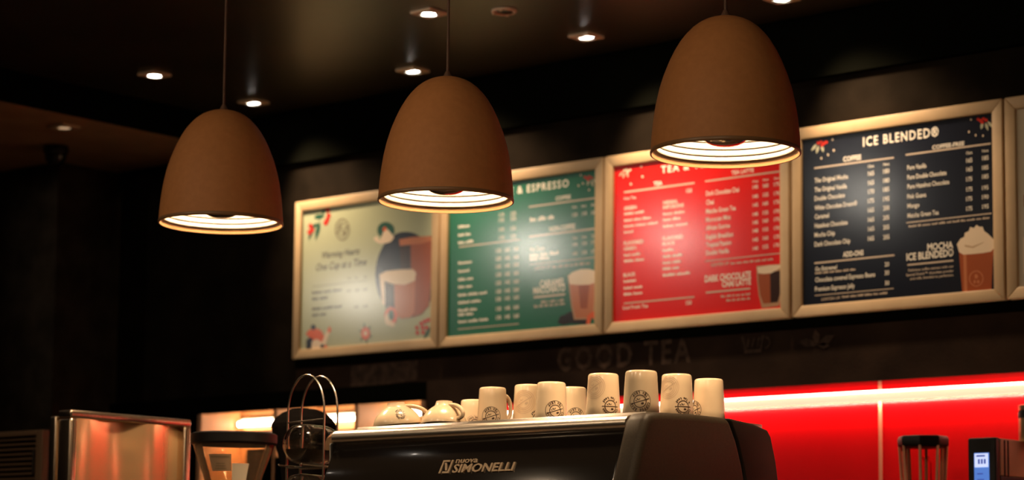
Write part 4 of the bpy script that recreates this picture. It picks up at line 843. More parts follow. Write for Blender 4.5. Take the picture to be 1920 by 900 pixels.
def pendant(x, label, zr):
    t = thing('pendant_lamp', (x, 4.41, zr), label, 'lamp', 'pendant lamps over the counter')
    outer = shade_prof(R0, HS)
    MB().lathe(outer, 96).build('shade', 'shade_fabric', t, smooth=60)
    # ribbed white liner, stepped rings
    prof = []
    inner = shade_prof(R0 - 0.010, HS - 0.012)
    zs = [0.010, 0.024, 0.040, 0.057, 0.074, 0.092, 0.112, 0.136, 0.162]
    def rin(z):
        return (R0-0.010) * dome(z / (HS - 0.012))
    for i, z in enumerate(zs):
        r = rin(z) - 0.002
        prof += [(r+0.005, z), (r-0.002, z+0.0005), (r-0.0035, z+0.003), (r-0.0035, (zs+[0.186])[i+1]-0.0035), (r+0.003, (zs+[0.186])[i+1]-0.0035)]
    prof += [(rin(z), z) for z in (0.19, 0.22, 0.26, 0.30, 0.32)] + [(0.012, HS-0.013)]
    MB().lathe(prof, 96).build('liner', 'lamp_liner', t, smooth=30)
    MB().lathe([(R0-0.0005, 0.006), (R0+0.0014, 0.001), (R0+0.0010, -0.004), (R0-0.0008, -0.0052), (R0-0.0025, -0.0052), (R0-0.0036, -0.0045), (R0-0.0048, 0.009), (R0-0.011, 0.011)], 96).build('rim', 'shade_rim', t, smooth=60)
    # silver crowned bulb on its socket
    b = MB().lathe([(0.016, 0.150), (0.022, 0.135), (0.042, 0.112), (0.058, 0.085), (0.062, 0.062)], 40).build('bulb', 'bulb_glow', t, smooth=60)
    MB().lathe([(0.0621, 0.062), (0.0605, 0.046), (0.0545, 0.0325), (0.043, 0.0235), (0.030, 0.0185), (0.015, 0.016), (0.0002, 0.0153)], 40).build('silver_crown', 'chrome', b, smooth=60)
    MB().lathe(cap_prof([(0.020, 0.13), (0.022, 0.20), (0.018, 0.30)]), 24).build('socket', 'plastic_black', t, smooth=40)
    MB().lathe(cap_prof([(0.013, HS-0.004), (0.011, HS+0.004), (0.005, HS+0.016)]), 24).build('cord_grip', 'cord', t, smooth=50)
    MB().tube([(0, 0, HS+0.010), (0, 0, ZC-zr-0.02)], 0.0038, 10).build('cord', 'cord', t, smooth=50)
    MB().lathe(cap_prof([(0.05, ZC-zr-0.002), (0.05, ZC-zr-0.018), (0.044, ZC-zr-0.022)]), 32).build('ceiling_rose', 'plastic_black', t, smooth=40)
    light('pendant_light', 'POINT', (0, 0, 0.100), P_PENDANT, WARM, t, radius=0.075)
    return t
pendant(-4.865, 'brown dome pendant lamp hanging furthest left, over the clear hopper', 2.161)
pendant(-3.985, 'brown dome pendant lamp hanging in the middle, in front of the green board', 2.135)
pendant(-3.083, 'large brown dome pendant lamp hanging on the right, over the red board', 2.156)

# ------------------------------------------------------------------ ceiling fittings
def downlight(x, y, label, z=ZC, tilt=0.0, power=None, color=WHITE_WARM, glow='down_glow', aim=None, spot=70, radius=0.03, blend=0.6):
    t = thing('downlight', (x, y, z), label, 'light', 'square ceiling downlights')
    s = 0.047; n = 32; r = 0.034
    ring = [(r*math.cos(2*PI*i/n), r*math.sin(2*PI*i/n)) for i in range(n)]
    sq = []
    for cx, cy in ring:
        k = s / max(abs(cx), abs(cy)); sq.append((cx*k, cy*k))
    V = [(a, b, -0.010) for a, b in sq] + [(a, b, -0.012) for a, b in ring] + [(a, b, -0.001) for a, b in sq]
    F = [(i, (i+1) % n, n+(i+1) % n, n+i) for i in range(n)] + [(i, 2*n+i, 2*n+(i+1) % n, (i+1) % n) for i in range(n)]
    MB().add(V, F).build('trim_plate', 'down_trim', t)
    MB().lathe([(0.034, -0.012), (0.032, -0.004), (0.018, -0.0012), (0.0002, -0.001)], 32).build('reflector', 'down_can', t, smooth=50)
    b = MB().lathe([(0.0002, -0.0015), (0.016, -0.0012), (0.0245, 0.0), (0.022, 0.003)], 28)
    if tilt:
        M = Matrix.Translation((0.003, 0.003, -0.010)) @ Matrix.Rotation(tilt, 4, Vector((1, 0, 0)))
    else: M = Matrix.Translation((0, 0, -0.0098))
    b.v = [tuple(M @ Vector(p)) for p in b.v]
    b.build('lamp_face', glow, t, smooth=50)
    if power:
        light('downlight_beam', 'SPOT', (0.004, 0.006, -0.035), power, color, t, radius=radius, spot=spot, blend=blend, aim=aim or (0, 0, -2))
    return t
WT = 0.22
downlight(-6.852, 6.376, 'square downlight on the black ceiling, just right of the leftmost lamp cord', tilt=WT, power=P_WASH, spot=80, blend=1.0, aim=(0.25, 0.27, -0.62))
downlight(-5.931, 6.360, 'square downlight just left of the middle pendant lamp top', tilt=WT, power=P_WASH, spot=80, blend=1.0, aim=(0.25, 0.27, -0.62))
downlight(-5.058, 6.350, 'square downlight on the ceiling between the middle and right pendants', tilt=WT, power=P_WASH, spot=80, blend=1.0, aim=(0.25, 0.27, -0.62))
downlight(-4.203, 6.345, 'downlight cut by the top edge, right of the right pendant lamp', tilt=WT, power=P_WASH, spot=80, blend=1.0, aim=(0.25, 0.27, -0.62))
downlight(-6.788, 5.783, 'square downlight shining left of the leftmost lamp cord', power=P_MID, spot=80)
downlight(-5.282, 5.743, 'square downlight at the top edge, just left of the middle lamp cord', power=P_MID, spot=80)
downlight(-7.381, 5.813, 'dim square downlight in the dropped brown ceiling at the left', z=3.0, glow='down_glow_dim')
# the unseen row over the customer side of the counter, which lights the boards from the front
for i, (x, y) in enumerate([(-10.55, 2.40), (-8.3, 3.30), (-7.42, 3.12), (-5.85, 3.66), (-5.4, 1.6), (-3.6, 1.6), (-1.8, 1.6)]):  # front fill lamps at the end are added to brighten the pendant shades
    wp = [(-6.40, 2.36), (-5.55, 2.43), (-4.77, 2.42), (-4.05, 2.48), (-5.2, 1.4), (-4.0, 1.4), (-2.9, 1.4)][i]
    downlight(x, y, 'unseen square downlight over the customer side, number %s from the dark end wall' % ('one two three four five six seven'.split()[i]), power=[3.6*P_SPOT, 3.1*P_SPOT, 1.4*P_SPOT, 0.8*P_SPOT, P_FRONT_FILL, P_FRONT_FILL, P_FRONT_FILL][i], color=(1.0, 0.93, 0.80) if i < 4 else WHITE_WARM, spot=[34, 38, 40, 44, 80, 80, 80][i], aim=(wp[0]-x, YW-y, wp[1]-ZC), radius=0.06)
t = thing('ceiling_speaker', (-5.06, 5.89, ZC), 'round ring shaped fitting in the ceiling right of the middle lamp cord', 'speaker')
MB().lathe([(0.045, -0.001), (0.045, -0.006), (0.040, -0.010), (0.034, -0.008), (0.032, -0.001)], 40).build('ring', 'down_trim', t, smooth=50)
MB().lathe(cap_prof([(0.033, -0.001), (0.033, -0.003)]), 32).build('grille', 'plastic_black', t)
for k in range(4):
    a = k*PI/2 + 0.4
    MB().box(0.038*math.cos(a)-0.004, 0.038*math.cos(a)+0.004, 0.038*math.sin(a)-0.004, 0.038*math.sin(a)+0.004, -0.013, -0.008).build('clip', 'down_trim', t)
t = thing('dome_camera', (-7.754, 6.065, 3.0), 'black dome camera under the dropped ceiling at the far left', 'camera')
MB().lathe(cap_prof([(0.052, -0.001), (0.055, -0.02), (0.05, -0.035)]), 32).build('base', 'plastic_black', t, smooth=40)
MB().lathe([(0.047, -0.03), (0.045, -0.055), (0.034, -0.078), (0.017, -0.09), (0.0002, -0.093)], 32).build('dome', 'machine_black', t, smooth=60)

# ------------------------------------------------------------------ menu boards
BW, BH, FW = 0.820, 0.667, 0.038
def menu_board(x0, label, poster_mat, key, org, ink):
    t = thing('menu_board', (x0, YW, 2.065), label, 'sign', 'framed menu boards on the wall')
    # mitred frame rails
    yf, yb = -0.034, -0.001
    def rail(poly):
        MB().prism_y(poly, yf, yb).build('frame_rail', 'frame_champagne', t, bevel=0.003, seg=2)
    g = 0.0004
    rail([(g, 0), (BW-g, 0), (BW-FW-g, FW), (FW+g, FW)])
    rail([(g, BH), (FW+g, BH-FW-0.004), (BW-FW-g, BH-FW-0.004), (BW-g, BH)])
    rail([(0, g), (FW, FW+g), (FW, BH-FW-0.004-g), (0, BH-g)])
    rail([(BW, g), (BW, BH-g), (BW-FW, BH-FW-0.004-g), (BW-FW, FW+g)])
    MB().box(0.012, BW-0.012, -0.018, -0.001, 0.012, BH-0.012).build('back_panel', 'wall_black', t)
    p = MB().box(FW-0.004, BW-FW+0.004, -0.0225, -0.018, FW-0.004, BH-FW).build('poster', poster_mat, t)
    if key is None:
        MB().prism_y([(0.06, 0.30), (0.12, 0.30), (0.12, 0.34), (0.06, 0.34)], -0.0232, -0.0226).build('picture_print', 'coffee', p)
        MB().prism_y([(0.055, 0.08), (0.5, 0.08), (0.5, 0.20), (0.055, 0.20)], -0.0232, -0.0226).build('picture_print', 'cream', p)
        return t
    dx = org - x0
    groups = {}
    for idx, e in enumerate(PRINT[key]):
        kind, grp = e[0], e[1]
        y = -0.0228 - idx * 0.000006
        if kind == 'P':
            gk = (grp, e[2]); m = groups.setdefault(gk, MB())
            pts = [(min(max(a+dx, FW), BW-FW), min(max(c, FW), BH-FW-0.005)) for a, c in e[3]]
            m.add([(a, y, c) for a, c in pts], [tuple(range(len(pts)))])
        else:
            _, _, what, u, v, w, h = e
            u += dx
            col = ink if grp not in ('small_print', 'rule_lines') else ink.replace('white', 'tan')
            m = groups.setdefault((grp, col), MB())
            if kind == 'T':
                bold = {'title_lettering': 0.02, 'heading_lettering': 0.025, 'script_lettering': 0.012, 'price_lettering': 0.012}.get(grp, 0.012)
                V, F = text_fit(what, w, h, bold, 1.22 if grp == 'title_lettering' else 1.0)
                sh = 0.25 if grp == 'script_lettering' else 0.0
                m.add([(u+a[0]+sh*a[1], y, v+a[1]) for a in V], F)
            elif kind == 'L':
                m.add([(u, y, v), (u+w, y, v), (u+w, y, v+h), (u, y, v+h)], [(0, 1, 2, 3)])
            else:                               # words too small to read, letter by letter
                rnd = random.Random(idx)
                cw = h * 0.62; total = int(w / cw)
                gaps = set(int(total * (k+1) / what + rnd.uniform(-.8, .8)) for k in range(what-1))
                for k in range(total):
                    if k in gaps: continue
                    hh = h * (1.0 if (k == 0 or rnd.random() < 0.25) else 0.70); x = u + k*cw
                    m.add([(x, y, v), (x+cw*.78, y, v), (x+cw*.78, y, v+hh), (x, y, v+hh)], [(0, 1, 2, 3)])
    for (grp, col), m in groups.items():
        me = bpy.data.meshes.new(grp); me.from_pydata(m.v, [], m.f); me.materials.append(MATS[col]); me.update()
        link(bpy.data.objects.new(grp, me), p)['kind'] = 'stuff'
    return t
menu_board(-6.827, 'pale sage menu board with an oval drink picture, leftmost on the wall', 'poster_sage', 'warm', -6.829, 'print_dark')
menu_board(-5.998, 'green coffee and espresso menu board in a champagne frame', 'poster_green', 'espresso', -6.0025, 'print_white')
menu_board(-5.169, 'bright red tea menu board in a champagne frame', 'poster_red', 'tea', -5.176, 'print_white')
menu_board(-4.336, 'dark navy ICE BLENDED menu board in a champagne frame', 'poster_navy', 'ice', -4.3495, 'print_white')
menu_board(-3.507, 'menu board cut off by the right edge of the photo', 'poster_cream', None, 0, 'print_white')

# ------------------------------------------------------------------ espresso machine
ZT = 1.536                                     # cup tray height
XL, XR = -4.235, -3.262
t = thing('espresso_machine', (0, 0, 1.0), 'black espresso machine with chrome rail and raised maker lettering on the front', 'coffee machine')
t.location = (-3.7, 4.5, 1.0)
ox, oy, oz = -3.7, 4.5, 1.0
def L(poly): return [(y-oy, z-oz) for y, z in poly]
MB().prism_x(L([(4.16, 1.03), (4.195, 1.30), (4.222, 1.40), (4.262, 1.488), (4.275, 1.497), (4.30, 1.50), (4.84, 1.50), (4.84, 1.03)]), XL-ox, XR-ox).build('front_panel', 'machine_black', t, bevel=0.006)
MB().prism_x(L([(4.285, 1.500), (4.83, 1.500), (4.83, ZT), (4.335, ZT), (4.325, 1.522), (4.285, 1.522)]), XL+0.01-ox, XR-ox).build('cup_tray', 'tray_steel', t, bevel=0.002)
rl = [(4.262, 1.488), (4.254, 1.494), (4.251, 1.503), (4.254, 1.513), (4.262, 1.520), (4.272, 1.523), (4.286, 1.523), (4.286, 1.490)]
MB().prism_x(L(rl), XL-0.004-ox, XR-ox).build('chrome_rail', 'rail_steel', t, smooth=50)
MB().prism_x(L([(4.266, 1.4845), (4.262, 1.481), (4.262, 1.478), (4.27, 1.478), (4.275, 1.485)]), XL-ox, XR-ox).build('trim_line', 'badge_gold', t)
side = [(4.150, 1.03), (4.165, 1.20), (4.198, 1.37), (4.232, 1.47), (4.245, 1.508), (4.262, 1.524), (4.30, 1.530), (4.45, 1.535), (4.59, 1.535), (4.70, 1.527), (4.763, 1.515), (4.778, 1.50), (4.80, 1.44), (4.818, 1.36), (4.835, 1.20), (4.84, 1.03)]
cut = [(4.590, 1.535), (4.625, 1.48), (4.65, 1.42), (4.668, 1.36), (4.69, 1.20), (4.70, 1.03)]
fr = [p for p in side if p[0] <= 4.45] + cut
MB().prism_x(L(fr), XR-ox, -3.195-ox).build('side_cover', 'machine_grey', t, bevel=0.019, seg=5)
rr = [(y+0.002, z) for y, z in cut[::-1]] + [p for p in side if p[0] > 4.595]
MB().prism_x(L(rr), XR-ox, -3.199-ox).build('rear_side_cover', 'machine_dark', t, bevel=0.008, seg=3)
MB().box(XL-0.012-ox, XL-ox, 4.25-oy, 4.84-oy, 0.03, 0.49).build('left_side_cover', 'machine_dark', t, bevel=0.01)
for sx in (XL+0.06, XR-0.06):
    for sy in (4.26, 4.76): MB().lathe(cap_prof([(0.03, 0.0), (0.026, 0.035)]), 20, (sx-ox, sy-oy, 0)).build('foot', 'plastic_black', t, smooth=40)
# lettering standing on the sloping front: plane through (y 4.222, z 1.40) and (4.262, 1.488)
sl = Vector((0, 4.262-4.222, 1.488-1.40)).normalized(); nrm = Vector((0, -sl.z, sl.y))
def on_panel(u, v, d): p = Vector((u, 4.222, 1.40)) + sl*v + nrm*d; return (p.x-ox, p.y-oy, p.z-oz)
V, F = text_fit('SIMONELLI', 0.199, 0.0225, 0.022, 1.0, 0.06)
MB().add([on_panel(-3.779+a[0]+0.08*a[1], a[1]-0.004, 0.002+a[2]) for a in V], F).build('badge_lettering', 'badge_gold', t)
V, F = text_fit('nuova', 0.072, 0.0155, 0.014, 1.0, 0.06)
MB().add([on_panel(-3.777+a[0], a[1]+0.0225, 0.002+a[2]) for a in V], F).build('badge_lettering', 'badge_gold', t)
def slab(poly, mb):
    n = len(poly)
    mb.add([on_panel(u, v, 0.0005) for u, v in poly] + [on_panel(u, v, 0.0035) for u, v in poly], [tuple(range(n)), tuple(reversed(range(n, 2*n)))] + [(i, n+i, n+(i+1) % n, (i+1) % n) for i in range(n)])
em = MB()
eu, ev, ew, eh, sk = -3.824, -0.005, 0.034, 0.037, 0.10
def E_(poly): slab([(eu + a*ew + b*eh*sk, ev + b*eh) for a, b in poly], em)
E_([(0, 0), (0.16, 0), (0.16, 1), (0, 1)]); E_([(0.84, 0), (1, 0), (1, 1), (0.84, 1)])
E_([(0.16, 0.86), (0.66, 0.86), (0.66, 1), (0.16, 1)]); E_([(0.34, 0), (0.84, 0), (0.84, 0.14), (0.34, 0.14)])
E_([(0.24, 0.80), (0.44, 0.80), (0.76, 0.20), (0.56, 0.20)])
em.build('emblem', 'badge_gold', t)

# ------------------------------------------------------------------ mugs and cups on the machine
TC = -0.905                                    # bearing of the camera side
def logo_shapes(kind):
    S = []                                     # list of polygons in (u, v), unit circle = outer ring
    def ring(r0, r1, n=40):
        for i in range(n):
            a, b = 2*PI*i/n, 2*PI*(i+1)/n
            S.append([(r0*math.cos(a), r0*math.sin(a)), (r0*math.cos(b), r0*math.sin(b)), (r1*math.cos(b), r1*math.sin(b)), (r1*math.cos(a), r1*math.sin(a))])
    def arc_text(s, r, a_mid, span, h, inward):
        for i, ch in enumerate(s):
            if ch == ' ': continue
            V, F = text_fit(ch, h*0.72 if ch not in 'I1' else h*0.25, h, 0.05)
            k = (i + 0.5) / len(s) - 0.5
            a = a_mid + (k*span if inward else -k*span)
            c, sn = math.cos(a), math.sin(a)
            wd = max(v[0] for v in V)
            for f in F:
                poly = []
                for q in f:
                    x, y = V[q][0]-wd/2, V[q][1]-h/2
                    rad = -y if inward else y; tan = x if inward else -x
                    poly.append((c*(r+rad) - sn*tan, sn*(r+rad) + c*tan))
                S.append(poly)
    if kind == 'ring':
        ring(1.0, 0.955); ring(0.60, 0.52)
        arc_text('COFFEE BEAN', 0.80, PI/2 + 0.05, 2.9, 0.23, False); arc_text('TEA LEAF', 0.80, -PI/2, 2.0, 0.23, True)
        rot = 0.30
    elif kind == 'script':
        ring(0.62, 0.53)
        arc_text('Coffee Bean', 0.80, PI/2, 2.6, 0.24, False); arc_text('& Tea Leaf', 0.80, -PI/2, 2.2, 0.22, True)
        rot = 0.0
    else:
        for r in (1.0, 0.86, 0.70, 0.56): ring(r, r-0.05)
        rot = 0.55
    c, s = math.cos(rot), math.sin(rot)
    def R(p): return (p[0]*c - p[1]*s, p[0]*s + p[1]*c)
    for i in range(14):
        a, b = -0.86 + 1.72*i/14, -0.86 + 1.72*(i+1)/14
        S.append([R(p) for p in [(a, -0.04), (b, -0.04), (b, 0.04), (a, 0.04)]])
    S.append([R((-0.16+0.15*math.cos(a), 0.25+0.10*math.sin(a))) for a in [2*PI*i/14 for i in range(14)]])
    for x0, y0, x1, y1 in [(0.02, -0.12, 0.24, -0.34), (0.22, -0.12, 0.42, -0.22), (0.02, -0.12, -0.10, -0.30)]:
        dx, dy = x1-x0, y1-y0
        S.append([R(p) for p in [(x0, y0), (x0+.5*dx-.22*dy, y0+.5*dy+.22*dx), (x1, y1), (x0+.5*dx+.22*dy, y0+.5*dy-.22*dx)]])
    return S
LOGO = {k: logo_shapes(k) for k in ('ring', 'script', 'faint')}
def mug(x, y, D, H, label, prints, handle=1.9):
    t = thing('mug', (x, y, ZT), label, 'mug', 'upturned mugs on the coffee machine')
    R1 = D/2; R2 = R1*0.855
    def rad(z): return R1 + (R2-R1)*(z/H)
    e = 0.006
    prof = [(R1-0.005, 0.004), (R1-0.004, 0.0005), (R1-0.0015, 0.0), (R1, 0.002)] + [(rad(z), z) for z in (H*.25, H*.5, H*.75, H-e)]
    for i in range(1, 6):
        a = i*PI/10; prof.append((rad(H)-e+e*math.cos(a), H-e+e*math.sin(a)))
    prof += [(R2*0.80, H-0.0005), (R2*0.76, H-0.003), (0.0002, H-0.003)]
    b = MB().lathe(prof, 56).build('body', 'mug_ceramic', t, smooth=50)
    inn = [(R1-0.005, 0.004)] + [(rad(z)-0.005, z) for z in (H*.4, H*.8, H-0.012)] + [(R2*.6, H-0.008), (0.0002, H-0.008)]
    MB().lathe(inn, 40).build('inside', 'mug_ceramic', t, smooth=50)
    a = TC + handle; ca, sa = math.cos(a), math.sin(a); path = []
    for i in range(15):
        q = PI*(i/14 - 0.5); zz = H*0.53 + H*0.30*math.sin(q); rr = rad(zz) - 0.003 + 0.030*max(0, math.cos(q))**0.6
        path.append((rr*ca, rr*sa, zz))
    MB().tube(path, 0.0055, 10).build('handle', 'mug_ceramic', t, smooth=60)
    for kind, phi, zc, size, m in prints:
        th0 = TC + phi; mb = MB()
        for poly in LOGO[kind]:
            V = []
            for u, v in poly:
                u, v = -u, -v                  # the mug stands upside down
                z = min(max(zc + v*size, 0.003), H-0.008); r = rad(z) + 0.0004; th = th0 + u*size/r
                V.append((r*math.cos(th), r*math.sin(th), z))
            mb.add(V, [tuple(range(len(V)))])
        me = bpy.data.meshes.new('logo_print'); me.from_pydata(mb.v, [], mb.f); me.materials.append(MATS[m]); me.update()
        link(bpy.data.objects.new('logo_print', me), b)['kind'] = 'stuff'
    return t
INK, FAINT = 'mug_ink', 'mug_faint'
mug(-4.150, 4.72, 0.083, 0.097, 'short upturned mug half hidden, first mug right of the tipped cups', [('script', 0.05, 0.028, 0.026, 'mug_faint'), ('script', 0.15, 0.026, 0.024, INK)], 2.7)
mug(-3.943, 4.56, 0.083, 0.109, 'upturned mug with round ring logo, second mug right of the cups', [('ring', -0.05, 0.0285, 0.0265, INK)], 2.35)
mug(-3.911, 4.67, 0.086, 0.123, 'upturned mug with large faint emblem, third from the cups, behind', [('faint', -0.30, 0.074, 0.032, FAINT), ('script', 0.72, 0.029, 0.026, INK)], 2.8)
mug(-3.691, 4.50, 0.086, 0.105, 'upturned mug with round ring logo, fourth from the cups', [('ring', 0.28, 0.0285, 0.0265, INK)], 2.7)
mug(-3.790, 4.71, 0.085, 0.113, 'upturned mug mostly hidden, fifth from the cups, in the shade of its neighbour', [('ring', 0.25, 0.030, 0.026, INK)], 2.6)
mug(-3.498, 4.47, 0.089, 0.114, 'upturned mug with faint emblem and script logo, left of the frontmost mug', [('faint', -0.62, 0.078, 0.030, FAINT), ('script', 0.45, 0.029, 0.0265, INK)], 2.6)
mug(-3.326, 4.40, 0.090, 0.106, 'frontmost upturned mug with round ring logo, standing tallest in the row', [('ring', -0.08, 0.0285, 0.0270, INK)], 2.8)
mug(-3.354, 4.585, 0.087, 0.114, 'upturned mug with faint emblem and script logo, right of the frontmost mug', [('faint', -0.62, 0.078, 0.029, FAINT), ('script', 0.38, 0.030, 0.0255, INK)], 2.7)
mug(-3.341, 4.705, 0.085, 0.111, 'plain sided upturned mug at the right end of the row', [('ring', -1.15, 0.028, 0.026, INK)], 2.7)

def cup_r(R1, q): return R1 * max(0.0, 1 - q**1.9)**0.68
def cup(x, y, label, tilt, axis, handle, D=0.120, H=0.066, logo=None):
    t = thing('cup', (x, y, ZT), label, 'cup', 'tipped cups on the coffee machine')
    R1 = D/2
    prof = [(R1-0.004, 0.0), (R1, 0.001)]
    for i in range(1, 21):
        q = i/20; prof.append((cup_r(R1, q), H*q*0.95))
    prof = [(r, z) for r, z in prof if r >= R1*0.36] + [(R1*0.355, H*0.97), (R1*0.35, H), (R1*0.31, H), (R1*0.30, H-0.003), (0.0002, H-0.003)]
    inn = [(R1-0.004, 0.0)] + [(max(r-0.0045, 0.004), max(z-0.003, 0.001)) for r, z in prof if z < H*0.9 and r > R1*0.37 and z > 0.003] + [(0.0002, H*0.86)]
    M = Matrix.Rotation(tilt, 4, Vector(axis))
    parts = [('body', MB().lathe(prof, 56), 'mug_ceramic'), ('inside', MB().lathe(inn, 48), 'mug_ceramic')]
    n = 64
    parts.append(('rim_line', MB().tube([((R1-0.0015)*math.cos(2*PI*i/n), (R1-0.0015)*math.sin(2*PI*i/n), 0.0008) for i in range(n)], 0.0014, 6, True), 'cup_rim'))
    a = TC + handle; path = []
    for i in range(15):
        q = PI*(i/14 - 0.5); zz = H*0.50 + H*0.30*math.sin(q); base = cup_r(R1, zz/H/0.95)
        rr = base - 0.004 + 0.030*max(0, math.cos(q))**0.6
        path.append((rr*math.cos(a), rr*math.sin(a), zz))
    parts.append(('handle', MB().tube(path, 0.0058, 10), 'mug_ceramic'))
    zmin = min((M @ Vector(p)).z for _, m, _ in parts for p in m.v)
    body = None
    for nme, m, mt in parts:
        m.v = [tuple(M @ Vector(p) - Vector((0, 0, zmin))) for p in m.v]
        o = m.build(nme, mt, t, smooth=50)
        if nme == 'body': body = o
    if logo is not None:
        mb = MB()
        for poly in LOGO['script']:
            V = []
            for u, v in poly:
                z = 0.026 - v*0.0155; r = cup_r(R1, z/H/0.95) + 0.0008; th = TC + logo - u*0.0155/r
                V.append(tuple(M @ Vector((r*math.cos(th), r*math.sin(th), z)) - Vector((0, 0, zmin))))
            mb.add(V, [tuple(range(len(V)))])
        me = bpy.data.meshes.new('logo_print'); me.from_pydata(mb.v, [], mb.f); me.materials.append(MATS[INK]); me.update()
        link(bpy.data.objects.new('logo_print', me), body)['kind'] = 'stuff'
    return t
vx = (math.cos(TC), math.sin(TC), 0); rx = (-math.sin(TC), math.cos(TC), 0)      # towards the camera, to its right
cup(-4.140, 4.402, 'wide white cup tipped upside down at the left end of the machine', 0.10, (vx[0]*0.9+rx[0]*0.4, vx[1]*0.9+rx[1]*0.4, 0), 1.55, D=0.130, H=0.060, logo=0.25)
cup(-4.022, 4.455, 'wide white cup tipped upside down with its handle in front, nearest the mugs', -0.08, rx, 0.75, D=0.124, H=0.063)

# ------------------------------------------------------------------ wire rack with glass jars
RX = -4.487
t = thing('wire_rack', (RX, 4.43, 1.0), 'arched steel wire rack left of the coffee machine, holding glass jars', 'rack')
def hoop(y, h=0.696, w=0.0715):
    pts = [(-w, y, 0.006), (-w, y, h-0.095-w*0.2)]
    for i in range(17):
        a = PI - PI*i/16; pts.append((w*math.cos(a), y, h-0.105 + 0.105*math.sin(a)))
    pts += [(w, y, h-0.095-w*0.2), (w, y, 0.006)]
    return pts
for y in (-0.03, 0.022): MB().tube(hoop(y), 0.0030, 8).build('hoop', 'wire_steel', t, smooth=60)
JZ = [1.503, 1.366]
for z in [j-0.0605-1.0 for j in JZ] + [0.02]:
    for x in (-0.045, 0.045):
        MB().tube([(x, -0.088, z+0.004), (x, -0.084, z), (x, 0.072, z), (x, 0.076, z+0.012)], 0.0026, 8).build('support_wire', 'wire_steel', t, smooth=60)
    MB().tube([(-0.0715, -0.03, z-0.003), (0.0715, -0.03, z-0.003)], 0.0026, 8).build('cross_wire', 'wire_steel', t, smooth=60)
    MB().tube([(-0.0715, 0.022, z-0.003), (0.0715, 0.022, z-0.003)], 0.0026, 8).build('cross_wire', 'wire_steel', t, smooth=60)
MB().tube([(-0.0715, -0.03, 0.565), (0.0715, -0.03, 0.571)], 0.0024, 8).build('cross_wire', 'wire_steel', t, smooth=60)
for i, z in enumerate(JZ):
    t = thing('glass_jar', (RX, 4.43, z), ['round clear glass jar lying on its side in the top of the wire rack', 'clear glass jar lying lower in the wire rack, cut by the bottom edge'][i], 'jar', 'glass jars in the wire rack')
    R = 0.0555
    o_ = [(0.0002, -0.078), (0.030, -0.078), (0.044, -0.074), (0.052, -0.064), (R, -0.048), (R, 0.040), (0.052, 0.054), (0.042, 0.064), (0.034, 0.070), (0.034, 0.082), (0.030, 0.082)]
    i_ = [(0.030, 0.070), (0.039, 0.061), (0.049, 0.051), (R-0.0035, 0.038), (R-0.0035, -0.047), (0.048, -0.061), (0.041, -0.069), (0.028, -0.073), (0.0002, -0.073)]
    MB().lathe(o_ + i_, 56, axis='y').build('glass_body', 'jar_glass', t, smooth=60)
    MB().lathe(cap_prof([(0.029, 0.071), (0.029, 0.090), (0.036, 0.090), (0.036, 0.098)]), 32, axis='y').build('stopper', 'label_tan', t, smooth=40)
    # dark view refracted in the glass, put in as a dark lower solid
    m = MB(); n = 20; ys = [-0.066, -0.05, 0.03, 0.045]; rs = [0.043, 0.0505, 0.0505, 0.044]
    for y, r in zip(ys, rs):
        for k in range(n):
            a = PI*1.10 + PI*0.80*k/(n-1); m.v.append((r*math.cos(a), y, r*math.sin(a)))
    for j in range(3):
        for k in range(n-1): m.f.append((j*n+k, j*n+k+1, (j+1)*n+k+1, (j+1)*n+k))
        m.f.append((j*n, (j+1)*n, (j+1)*n+n-1, j*n+n-1))
    m.f.append(tuple(range(n))); m.f.append(tuple(3*n+k for k in range(n)))
    m.build('lower_refraction', 'refraction_dark', t, smooth=50)

# ------------------------------------------------------------------ coffee grinders
def grinder(loc, label, hop_r, hop_top, lid, clear):
    t = thing('coffee_grinder', loc, label, 'grinder')
    h = hop_top
    MB().box(-0.095, 0.095, -0.13, 0.13, 0.0, 0.07).build('base', 'plastic_black', t, bevel=0.012)
    MB().lathe(cap_prof([(0.085, 0.07), (0.088, 0.18), (0.086, h-0.24), (0.07, h-0.215)]), 40).build('body', 'machine_dark', t, smooth=40)
    MB().box(-0.03, 0.03, -0.15, -0.08, 0.15, 0.20).build('spout', 'plastic_black', t, bevel=0.008)
    prof = [(0.058, h-0.225), (0.062, h-0.20), (hop_r*0.72, h-0.115), (hop_r*0.90, h-0.055), (hop_r*0.975, h-0.025), (hop_r, h-0.012), (hop_r, h-0.006)]
    MB().lathe(prof + [(r-0.003, z) for r, z in prof[::-1]], 64).build('hopper', clear, t, smooth=60)
    if lid == 'flat':
        MB().lathe([(hop_r-0.012, h-0.032), (hop_r-0.001, h-0.030), (hop_r+0.003, h-0.026), (hop_r+0.003, h-0.001), (hop_r-0.004, h+0.003), (hop_r-0.012, h+0.003), (hop_r-0.012, h-0.032)], 64).build('lid', 'plastic_black', t, smooth=40)
        MB().lathe(cap_prof([(hop_r-0.013, h-0.004), (hop_r-0.013, h-0.001)]), 48).build('lid_window', 'blender_clear', t)
    else:
        MB().lathe(cap_prof([(hop_r+0.002, h-0.012), (hop_r+0.002, h), (hop_r*0.9, h+0.018), (hop_r*0.68, h+0.036), (hop_r*0.40, h+0.047), (hop_r*.30, h+0.048)]), 14).build('lid', 'matte_black', t)
    return t
g = grinder((-4.885, 4.50, 1.0), 'coffee grinder with wide clear hopper and flat black lid, left of the wire rack', 0.123, 0.551, 'flat', 'hopper_clear')
hop = [o for o in g.children if o.name.startswith('hopper')][0]
def hop_rad(z):                                # hopper radius at height z over the counter
    pts = [(0.351, 0.062), (0.436, 0.0886), (0.496, 0.1107), (0.526, 0.120)]
    for (z0, r0), (z1, r1) in zip(pts, pts[1:]):
        if z <= z1: return r0 + (r1-r0)*(z-z0)/(z1-z0)
    return 0.121
